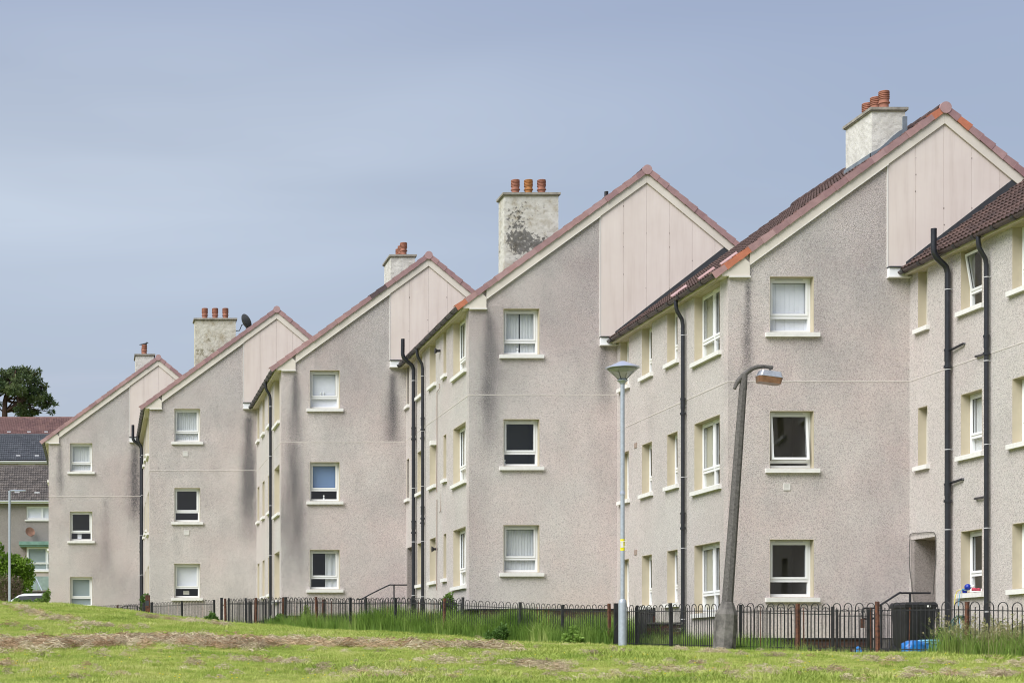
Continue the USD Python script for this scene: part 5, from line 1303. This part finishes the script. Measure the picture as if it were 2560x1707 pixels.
# ------------------------------------------------------------------ plants
def leaf_mat(name, c1, c2, c3=None, tr=0.35):
    ramp = [(0.0, c1), (1.0, c2)] if c3 is None else [(0.0, c1), (0.55, c2), (1.0, c3)]
    return usdkit.material(stage, '/World/Looks/' + name, {
        'oi': ('object_info', {}), 'g': ('geometry', {}), 'nz': ('noise_texture', {'scale': 0.9, 'detail': 4.0}), 'ad': ('math', {'math_type': 'multiply_add', 'value2': 2.0, 'value3': -0.75}),
        'rnd': ('math', {'math_type': 'multiply_add', 'value2': 0.5}), 'r': ('rgb_ramp', {'ramp': ramp}),
        'pi': ('math', {'math_type': 'multiply_add', 'value2': 0.4}),
        'd': ('principled_bsdf', {'roughness': 0.6, 'specular_ior_level': 0.2}), 't': ('translucent_bsdf', {}), 'm': ('mix_closure', {'fac': tr})},
        [('g.position', 'nz.vector'), ('nz.fac', 'ad.value1'), ('oi.random', 'rnd.value1'), ('ad.value', 'rnd.value3'), ('g.random_per_island', 'pi.value1'), ('rnd.value', 'pi.value3'), ('pi.value', 'r.fac'),
         ('r.color', 'd.base_color'), ('r.color', 't.color'), ('d.BSDF', 'm.closure1'), ('t.BSDF', 'm.closure2')], surface='m.closure')
M['grass'] = leaf_mat('grass_blade', (0.22, 0.32, 0.055), (0.38, 0.45, 0.105), (0.56, 0.55, 0.22))
M['tall'] = leaf_mat('tall_grass_blade', (0.10, 0.19, 0.035), (0.22, 0.345, 0.07), (0.40, 0.47, 0.16))
M['seed'] = leaf_mat('seed_grass_blade', (0.16, 0.20, 0.06), (0.27, 0.27, 0.12), (0.36, 0.30, 0.18))
M['straw'] = leaf_mat('cut_straw', (0.25, 0.19, 0.125), (0.50, 0.415, 0.285), (0.64, 0.56, 0.40), tr=0.2)
M['straw_rust'] = leaf_mat('cut_straw_rust', (0.26, 0.165, 0.095), (0.43, 0.30, 0.185), (0.55, 0.42, 0.27), tr=0.2)
M['flower'] = mat('yellow_flower', (0.7, 0.55, 0.02), 0.6)
def blades(n, h, spread, wid, lean, rng, hvar=0.4, droop=0.35):
    V, Fc = [], []
    for k in range(n):
        a, r = rng.uniform(0, 2 * PI), spread * math.sqrt(rng.random())
        b = np.array([r * math.cos(a), r * math.sin(a), -0.01])
        t = rng.uniform(0, 2 * PI); d = np.array([math.cos(t), math.sin(t), 0]); s = np.array([-d[1], d[0], 0]) * wid / 2
        H = h * (1 - hvar * rng.random()); ln = H * lean * rng.random()
        p1 = b + d * ln * 0.35 + np.array([0, 0, H * 0.6]); p2 = b + d * (ln + droop * H * rng.random() * lean) + np.array([0, 0, H])
        o = len(V)
        V += [b - s, b + s, p1 + s * 0.7, p1 - s * 0.7, p2]
        Fc += [(o, o + 1, o + 2), (o, o + 2, o + 3), (o + 3, o + 2, o + 4)]
    return np.array(V), np.array(Fc)
def straw(n, size, hgt, rng, wid=0.008):
    V, Fc = [], []
    for k in range(n):
        c = np.array([rng.normal(0, size * 0.42), rng.normal(0, size * 0.42), 0]); c[2] = hgt * max(0, 1 - (np.hypot(c[0], c[1]) / size) ** 2) * rng.random() + 0.006
        t = rng.uniform(0, 2 * PI); el = rng.normal(0, 0.28); L = size * rng.uniform(0.25, 0.7)
        d = np.array([math.cos(t) * math.cos(el), math.sin(t) * math.cos(el), math.sin(el)]) * L / 2
        s = np.cross(d, rng.normal(0, 1, 3)); s = s / np.linalg.norm(s) * wid / 2
        m = c + np.array([0, 0, rng.uniform(0, 0.02)])
        o = len(V); V += [c - d - s, c - d + s, m + s, m - s, c + d]; Fc += [(o, o + 1, o + 2), (o, o + 2, o + 3), (o + 3, o + 2, o + 4)]
    return np.array(V), np.array(Fc)
def instancer(name, protos, pos, yaw, scale, ids, tilt=None):
    p = UsdGeom.PointInstancer.Define(stage, '/World/' + name)
    rel = p.CreatePrototypesRel()
    for k, (mesh, m) in enumerate(protos):
        q = f'/World/{name}/prototype_{k:03d}' if k else f'/World/{name}/prototype'
        usdkit.mesh(stage, q, mesh, m); rel.AddTarget(q)
    p.CreatePositionsAttr(Vt.Vec3fArray.FromNumpy(np.asarray(pos, np.float32)))
    q = np.zeros((len(pos), 4)); q[:, 0], q[:, 3] = np.cos(yaw / 2), np.sin(yaw / 2)
    p.CreateOrientationsAttr(Vt.QuathArray([Gf.Quath(float(a[0]), 0, 0, float(a[3])) for a in q]))
    sc = np.asarray(scale, np.float32); sc = np.repeat(sc[:, None], 3, 1) if sc.ndim == 1 else sc
    p.CreateScalesAttr(Vt.Vec3fArray.FromNumpy(sc))
    p.CreateProtoIndicesAttr(Vt.IntArray.FromNumpy(np.asarray(ids, np.int32)))
    return p
rg = np.random.default_rng(11)
# mown lawn
def fence_x(D):
    return np.interp(D, [24, 27.5, 32.6, 36.3, 40.4, 42.7, 46.4, 63], [16.2, 14.4, 11.76, 10.80, 9.63, 8.35, 6.6, -0.25])
N = 150000
yy = np.sqrt(rg.uniform(17 ** 2, 56 ** 2, N)); xx = yy * rg.uniform(-0.075, 0.56, N)
keep = xx < fence_x(yy) + 0.15
keep &= rg.random(N) < np.clip(34 / yy, 0.5, 1)
xx, yy = xx[keep], yy[keep]
lush = meshkit.fbm(np.stack([xx * 0.5, yy * 0.5, xx * 0], -1), 4, 2)
sc = 0.55 + 0.9 * np.clip((lush - 0.35) / 0.35, 0, 1) + rg.normal(0, 0.12, len(xx)); sc = np.clip(sc, 0.4, 1.7); tuftn = meshkit.fbm(np.stack([xx * 2.6, yy * 2.6, xx * 0], -1), 3, 12); sc = np.where((tuftn > 0.63) & (rg.random(len(xx)) < 0.5), sc * rg.uniform(1.2, 1.8, len(xx)), sc)
protos = [(blades(11, 0.062, 0.085, 0.0085, 0.9, np.random.default_rng(k)), M['grass']) for k in range(6)]
zz = height(xx, yy)
gi = instancer('mown_grass', protos, np.stack([xx, yy, zz], 1), rg.uniform(0, 2 * PI, len(xx)), sc, rg.integers(0, 6, len(xx)))
tag(gi, 'short mown yellow green grass over the whole lawn', 'grass', kind='stuff')
# tall grass in the gardens behind the railings, taller at the right edge
def scatter_tall(n, fn):
    out = []
    for _ in range(n):
        out.append(fn())
    return np.array(out)
T = []
for _ in range(15000):
    D = rg.uniform(36.6, 50.5); off = rg.uniform(0.02, 1.6) ** 1.0
    d_ = float(fence_x(D)) + off * (1 if rg.random() < 0.9 else -0.12)
    if 43.2 < D < 44.2 and d_ > 8.9: continue
    T.append((d_, D, rg.uniform(0.45, 1.1) * (1.0 - 0.25 * (D > 46)) * (0.55 + 0.95 * float(meshkit.fbm(np.array([d_ * 1.3, D * 1.3, 0.0]), 3, 4)))))
for _ in range(900):
    D = rg.uniform(33.2, 36.6); T.append((float(fence_x(D)) + rg.uniform(0.05, 1.7), D, rg.uniform(0.3, 0.75)))
for _ in range(700):
    D = rg.uniform(50, 60); T.append((float(fence_x(D)) + rg.uniform(0.0, 0.9), D, rg.uniform(0.25, 0.7)))
for _ in range(350):
    D = rg.uniform(28.9, 33); T.append((float(fence_x(D)) + rg.uniform(-0.08, 0.10), D, rg.uniform(0.10, 0.26) if D < 31 else rg.uniform(0.15, 0.4)))
T = np.array(T)
pt = [(blades(9, 0.62, 0.11, 0.011, 0.55, np.random.default_rng(50 + k), 0.55, 0.9), M['tall']) for k in range(5)]
gi = instancer('long_grass', pt, np.stack([T[:, 0], T[:, 1], height(T[:, 0], T[:, 1])], 1), rg.uniform(0, 2 * PI, len(T)), T[:, 2], rg.integers(0, 5, len(T)))
tag(gi, 'deep green uncut grass in the gardens behind the railings', 'grass', kind='stuff')
T = []
for _ in range(2600):
    D = rg.uniform(24.6, 29.0); xg = float(fence_x(D)) + rg.uniform(-0.45, 1.5)
    if xg / D * FPX + VU < 2338 + rg.normal(0, 12): continue
    T.append((xg, D, rg.uniform(0.55, 1.15) * (0.75 if D > 28.4 else 1)))
T = np.array(T)
pt = [(blades(9, 0.52, 0.10, 0.010, 0.6, np.random.default_rng(70 + k), 0.5, 0.9), M['tall']) for k in range(4)]
for k in range(3):
    v, f = blades(4, 0.64, 0.08, 0.006, 0.5, np.random.default_rng(90 + k), 0.3, 0.8)
    r2 = np.random.default_rng(95 + k); hv, hf, o = [v], [f], len(v)
    for tip in v[4::5]:
        for j in range(14):
            q = tip + r2.normal(0, 0.012, 3) - np.array([0, 0, r2.uniform(0, 0.13)]); s = r2.normal(0, 0.012, (3, 3)); hv.append(q + s); hf.append(np.array([[o, o + 1, o + 2]])); o += 3
    pt.append(((np.vstack(hv), np.vstack(hf)), M['seed']))
gi = instancer('seeding_grass', pt, np.stack([T[:, 0], T[:, 1], height(T[:, 0], T[:, 1])], 1), rg.uniform(0, 2 * PI, len(T)), T[:, 2], np.where(rg.random(len(T)) < 0.78, rg.integers(0, 4, len(T)), rg.integers(4, 7, len(T))))
tag(gi, 'tall seeding grass round the railings at the right edge', 'grass', kind='stuff')
# cut grass lying in a swath and in scattered tufts
pos, ss, ids = [], [], []
def drop(u, v, n, su, sv, smin, smax, rust=0.1):
    c = on_ground(u, v)
    for _ in range(n):
        x, y = c[0] + rg.normal(0, su), c[1] + rg.normal(0, sv)
        pos.append((x, y, hz(x, y) + rg.uniform(0, 0.02))); ss.append(rg.uniform(smin, smax)); ids.append(rg.integers(0, 4) + (4 if rg.random() < rust else 0))
path = [(-40, 1617), (60, 1616), (160, 1612), (260, 1610), (340, 1606), (430, 1606), (520, 1611), (610, 1614), (700, 1612), (800, 1612), (900, 1615), (1000, 1616), (1100, 1619), (1200, 1620), (1290, 1624)]
for (u0, v0), (u1, v1) in zip(path[:-1], path[1:]):
    for t in np.linspace(0, 1, 12, endpoint=False):
        u, v = u0 + (u1 - u0) * t, v0 + (v1 - v0) * t
        dens = 0.7 if u < 680 else 0.26
        drop(u, v + rg.normal(0, 1), int(8 * dens), 0.12, 0.55 if u < 620 else 0.35, 0.7, 1.5, 0.45)
for (ua, va, ub, vb, n) in ((0, 1512, 180, 1556, 24), (180, 1556, 330, 1575, 12), (340, 1540, 560, 1566, 26), (530, 1648, 780, 1662, 13), (780, 1668, 1010, 1700, 15), (1280, 1650, 1420, 1682, 12), (700, 1600, 800, 1606, 14), (1050, 1652, 1300, 1664, 9)):
    for k in range(n):
        t = rg.random(); drop(ua + (ub - ua) * t, va + (vb - va) * t, 2, 0.16, 0.22, 0.5, 1.0, 0.15)
heaps = [(1640, 1678, 9), (1700, 1682, 6), (1745, 1664, 10), (1690, 1660, 6), (1785, 1632, 14), (1695, 1627, 8), (1850, 1638, 5), (1550, 1634, 5), (1340, 1662, 8), (1412, 1668, 8), (1575, 1704, 6), (1900, 1672, 7), (1915, 1690, 8), (2090, 1682, 10), (2055, 1684, 6), (2285, 1700, 12), (2305, 1688, 8), (2390, 1690, 10), (2335, 1660, 6), (2180, 1652, 5), (1955, 1642, 6),
         (2240, 1655, 6), (2510, 1693, 14), (2555, 1660, 6), (2400, 1700, 8), (2480, 1690, 8), (100, 1540, 5), (165, 1548, 9), (215, 1565, 8), (10, 1565, 7), (70, 1577, 6), (205, 1576, 12), (330, 1592, 6), (15, 1664, 9), (480, 1662, 6), (560, 1675, 4), (645, 1556, 5), (1195, 1598, 4), (1240, 1640, 7), (1480, 1640, 5), (1845, 1700, 6), (2140, 1704, 10), (1990, 1660, 4)]
for u, v, n in heaps:
    drop(u, v, max(n * 2 // 3, 2), 0.09, 0.10, 0.5, 1.0, 0.12)
for _ in range(300):
    drop(rg.uniform(-20, 2580), 1516 + 190 * rg.random() ** 0.7, 1 + int(3 * rg.random() ** 3), 0.12, 0.14, 0.3, 0.75, 0.1)
pr = [(straw(60, 0.16, 0.105, np.random.default_rng(k)), M['straw']) for k in range(4)] + [(straw(60, 0.16, 0.105, np.random.default_rng(20 + k)), M['straw_rust']) for k in range(4)]
gi = instancer('cut_grass', pr, np.array(pos), rg.uniform(0, 2 * PI, len(pos)), np.array(ss), ids)
tag(gi, 'dry mown clippings lying in a long swath and loose heaps on the lawn', 'cut grass', kind='stuff')
# buttercups
fp_ = []
for _ in range(130):
    c = on_ground(rg.uniform(0, 2500), rg.uniform(1640, 1705)); fp_.append((c[0], c[1], hz(c[0], c[1]) + rg.uniform(0.03, 0.07)))
fl_m = trimesh.creation.icosphere(1, 0.011); fl_m.vertices[:, 2] *= 0.5
gi = instancer('buttercups', [(fl_m, M['flower'])], np.array(fp_), np.zeros(len(fp_)), np.ones(len(fp_)), np.zeros(len(fp_)))
tag(gi, 'tiny yellow buttercups dotted over the nearest lawn', 'flowers', kind='stuff')

def leaves_in(blobs, n, size, rng, flat=0.0, edge=0.55, aspect=1.9):
    """leaf faces spread through ellipsoids (center, radii), denser towards their skins"""
    V, Fc = [], []
    vol = np.array([np.prod(b[1]) ** (2 / 3) for b in blobs]); vol = vol / vol.sum()
    for k in range(n):
        c, r = blobs[rng.choice(len(blobs), p=vol)]
        d = rng.normal(0, 1, 3); d /= np.linalg.norm(d)
        p = np.array(c) + d * np.array(r) * (edge + (1 - edge) * rng.random() ** 0.6) * (1 + 0.10 * rng.normal())
        a = rng.normal(0, 1, 3) + d * 0.6; a /= np.linalg.norm(a); b = np.cross(a, rng.normal(0, 1, 3)); b /= np.linalg.norm(b)
        s = size * rng.uniform(0.6, 1.3)
        o = len(V); V += [p, p + a * s * 0.5 + b * s * 0.5 / aspect, p + a * s, p + a * s * 0.5 - b * s * 0.5 / aspect]; Fc += [(o, o + 1, o + 2), (o, o + 2, o + 3)]
    return np.array(V), np.array(Fc)
M['pine_leaf'] = leaf_mat('pine_needles', (0.024, 0.046, 0.022), (0.062, 0.095, 0.036), (0.11, 0.135, 0.05), tr=0.15)
M['hedge_leaf'] = leaf_mat('hedge_leaf', (0.07, 0.14, 0.015), (0.17, 0.28, 0.03), (0.30, 0.41, 0.06), tr=0.25)
M['brown_leaf'] = leaf_mat('brown_leaf', (0.085, 0.065, 0.045), (0.16, 0.125, 0.085), (0.22, 0.175, 0.11), tr=0.2)
M['weed_leaf'] = leaf_mat('weed_leaf', (0.045, 0.095, 0.02), (0.095, 0.18, 0.04), (0.17, 0.26, 0.06), tr=0.3)
M['bark'] = mat('pine_bark', (0.065, 0.042, 0.032), 0.9, 0.1, noise=(4.0, 0.4))
# pine on the hill
PD = 172.0
def pp(u, v, dy=0.0):
    return ray(u, v, PD + dy)
rt = np.random.default_rng(31)
tb = pp(12, 1042); tb[2] = hz(tb[0], PD) - 0.2
pine = thing('pine_tree', 'dark spreading pine tree rising behind the red tiled roof', 'tree', tb)
tr_ = [tb, pp(12, 1030), pp(13, 1000), pp(20, 975), pp(34, 945), pp(40, 925)]
part(pine, 'trunk', tube(bez(tr_, 4), np.linspace(0.34, 0.06, 21), 8), M['bark'], smooth=40)
limbs, blobs = [], []
for (u, v, dy, ru, rv) in [(8, 938, 0, 20, 13), (40, 930, 0.5, 20, 13), (62, 928, -0.5, 17, 10), (78, 938, 0.6, 14, 10), (95, 930, 0.3, 7, 8), (55, 950, -1, 24, 14), (25, 957, 1, 24, 14), (85, 956, 0, 18, 12), (104, 974, 0.5, 13, 9), (0, 967, -0.5, 22, 15), (40, 975, -1.6, 26, 13),
                          (75, 980, -0.6, 22, 12), (108, 992, 0, 17, 10), (122, 1004, 0.4, 13, 8), (92, 1000, -0.8, 18, 10), (60, 1006, 0.9, 22, 13), (52, 1024, -0.4, 17, 13), (66, 1035, 0, 22, 9), (86, 1030, 0.5, 14, 6), (112, 1014, 0.3, 14, 4), (128, 1030, 0, 8, 5), (138, 1010, 0, 6, 2.5), (-25, 950, 0, 26, 18), (-30, 985, 0, 26, 16), (-8, 1010, 0.6, 12, 7), (-40, 1010, 0, 22, 12), (101, 945, 0, 5, 5), (112, 962, 0, 5, 4)]:
    c = pp(u, v, dy * 1.6); s = PD / FPX
    blobs.append((c, (ru * s, ru * s * 1.1, rv * s)))
    j = rt.integers(1, len(tr_) - 1); st = np.array(tr_[j])
    limbs.append(tube(bez([st, (st + c) / 2 + np.array([0, 0, -0.15]), c], 4), np.linspace(0.11, 0.03, 9), 5))
part(pine, 'limb', limbs, M['bark'])
part(pine, 'crown', leaves_in(blobs, 11500, 0.36, rt, edge=0.3, aspect=3.2), M['pine_leaf'])
# hedge and brown shrub at the left edge
def shrub(name, label, cat, blobs, n, size, m, stem_at, h, group=None, edge=0.6, aspect=1.8, seed=0):
    z = hz(*stem_at)
    t = thing(name, label, cat, (stem_at[0], stem_at[1], z), group=group)
    st = [tube(bez([(stem_at[0], stem_at[1], z - 0.1), ((stem_at[0] + b[0][0]) / 2, (stem_at[1] + b[0][1]) / 2, z + (b[0][2] - z) * 0.5), b[0]], 3), 0.02 + h * 0.008, 5) for b in blobs[:6]]
    part(t, 'stem', st, M['bark'])
    part(t, 'foliage', leaves_in(blobs, n, size, np.random.default_rng(seed), edge=edge, aspect=aspect), M[m])
    return t
HD = 93.0
def hb(u, v, ru, rv, dy=0.0):
    s = HD / FPX; return (ray(u, v, HD + dy), (ru * s, ru * s, rv * s))
bl_ = [hb(10, 1405, 24, 22), hb(35, 1410, 24, 24, 0.3), hb(62, 1418, 20, 22), hb(70, 1440, 14, 24), hb(45, 1445, 26, 28, 0.5), hb(12, 1440, 26, 28), hb(-25, 1410, 26, 34), hb(-5, 1370, 12, 14), hb(66, 1470, 12, 24), hb(30, 1475, 30, 24, 0.6), hb(-40, 1460, 30, 34)]
shrub('hedge', 'bright green clipped conifer hedge beside the thin lamp post', 'hedge', bl_, 9000, 0.17, 'hedge_leaf', (ray(30, 1400, HD)[0], HD), 2.5, edge=0.75, seed=1)
bl_ = [hb(14, 1458, 22, 20, -1.4), hb(38, 1462, 20, 22, -1.5), hb(45, 1485, 16, 16, -1.5), hb(8, 1485, 26, 16, -1.5), hb(-25, 1470, 22, 24, -1.4)]
shrub('shrub', 'brown half bare shrub in front of the green hedge', 'shrub', bl_, 2600, 0.12, 'brown_leaf', (ray(25, 1480, HD - 1.5)[0], HD - 1.5), 1.5, edge=0.4, aspect=3, seed=2)
def sb(u, v, D, ru, rv, dy=0.0):
    s = D / FPX; return (ray(u, v, D + dy), (ru * s, ru * s * 0.9, rv * s))
shrub('shrub', 'small leafy shrub climbing at the foot of a black pipe by the far railings', 'shrub', [sb(362, 1500, 62, 9, 12), sb(366, 1515, 62, 11, 16), sb(358, 1525, 62, 9, 14), sb(370, 1492, 62, 5, 7)], 900, 0.10, 'weed_leaf', (ray(364, 1530, 62)[0], 62.0), 1.0, seed=3)
shrub('shrub', 'dark green weeds between the white car and the block corner', 'shrub', [sb(114, 1495, 66, 8, 14), sb(100, 1503, 66, 14, 6), sb(70, 1506, 66, 14, 5), sb(42, 1502, 66, 8, 6), sb(120, 1484, 66, 4, 12)], 1600, 0.08, 'weed_leaf', (ray(100, 1505, 66)[0], 66.0), 0.6, seed=4)
shrub('shrub', 'bushy weed growing up the railings near the middle rusty post', 'shrub', [sb(1120, 1500, 44.6, 11, 12), sb(1128, 1520, 44.6, 13, 16), sb(1112, 1515, 44.6, 9, 12), sb(1125, 1488, 44.6, 5, 6)], 900, 0.075, 'weed_leaf', (ray(1120, 1540, 44.6)[0], 44.6), 0.8, seed=5)
for k, (u, v, D, ru, rv, lab) in enumerate(((1250, 1580, 39.6, 26, 18, 'broad dark weed clump at the foot of the railings, left of a black post'), (1430, 1590, 36.9, 20, 20, 'dark weed clump at the foot of the railings just left of the straight street lamp'), (700, 1545, 50.0, 12, 16, 'weed clump at the railings below the far streaked gable'), (770, 1535, 49.0, 10, 22, 'upright weed at the railings below the middle of the streaked gable'), (527, 1541, 53.0, 12, 11, 'dense low weed clump where the far railings meet the long grass'))):
    rw = np.random.default_rng(200 + k); bl = []
    for j in range(9):
        du = rw.normal(0, ru * 0.55); hh = rv * rw.uniform(0.45, 1.25) * math.exp(-(du / ru) ** 2 * 0.6)
        bl.append(sb(u + du, v + rv - hh, D, ru * rw.uniform(0.14, 0.30), hh, rw.normal(0, 0.12)))
    shrub('weed_clump', lab, 'weeds', bl, 1300, 0.085, 'tall' if k % 2 else 'weed_leaf', (ray(u, v, D)[0], D), 0.5, seed=10 + k, edge=0.1, aspect=2.6)
shrub('weed_clump', 'leafy weed beside the blue sacks and the hose', 'weeds', [sb(2352, 1598, 30.3, 12, 26), sb(2346, 1612, 30.2, 8, 14), sb(2368, 1608, 30.2, 12, 20)], 900, 0.06, 'weed_leaf', (ray(2345, 1600, 30.3)[0], 30.3), 0.5, seed=20)
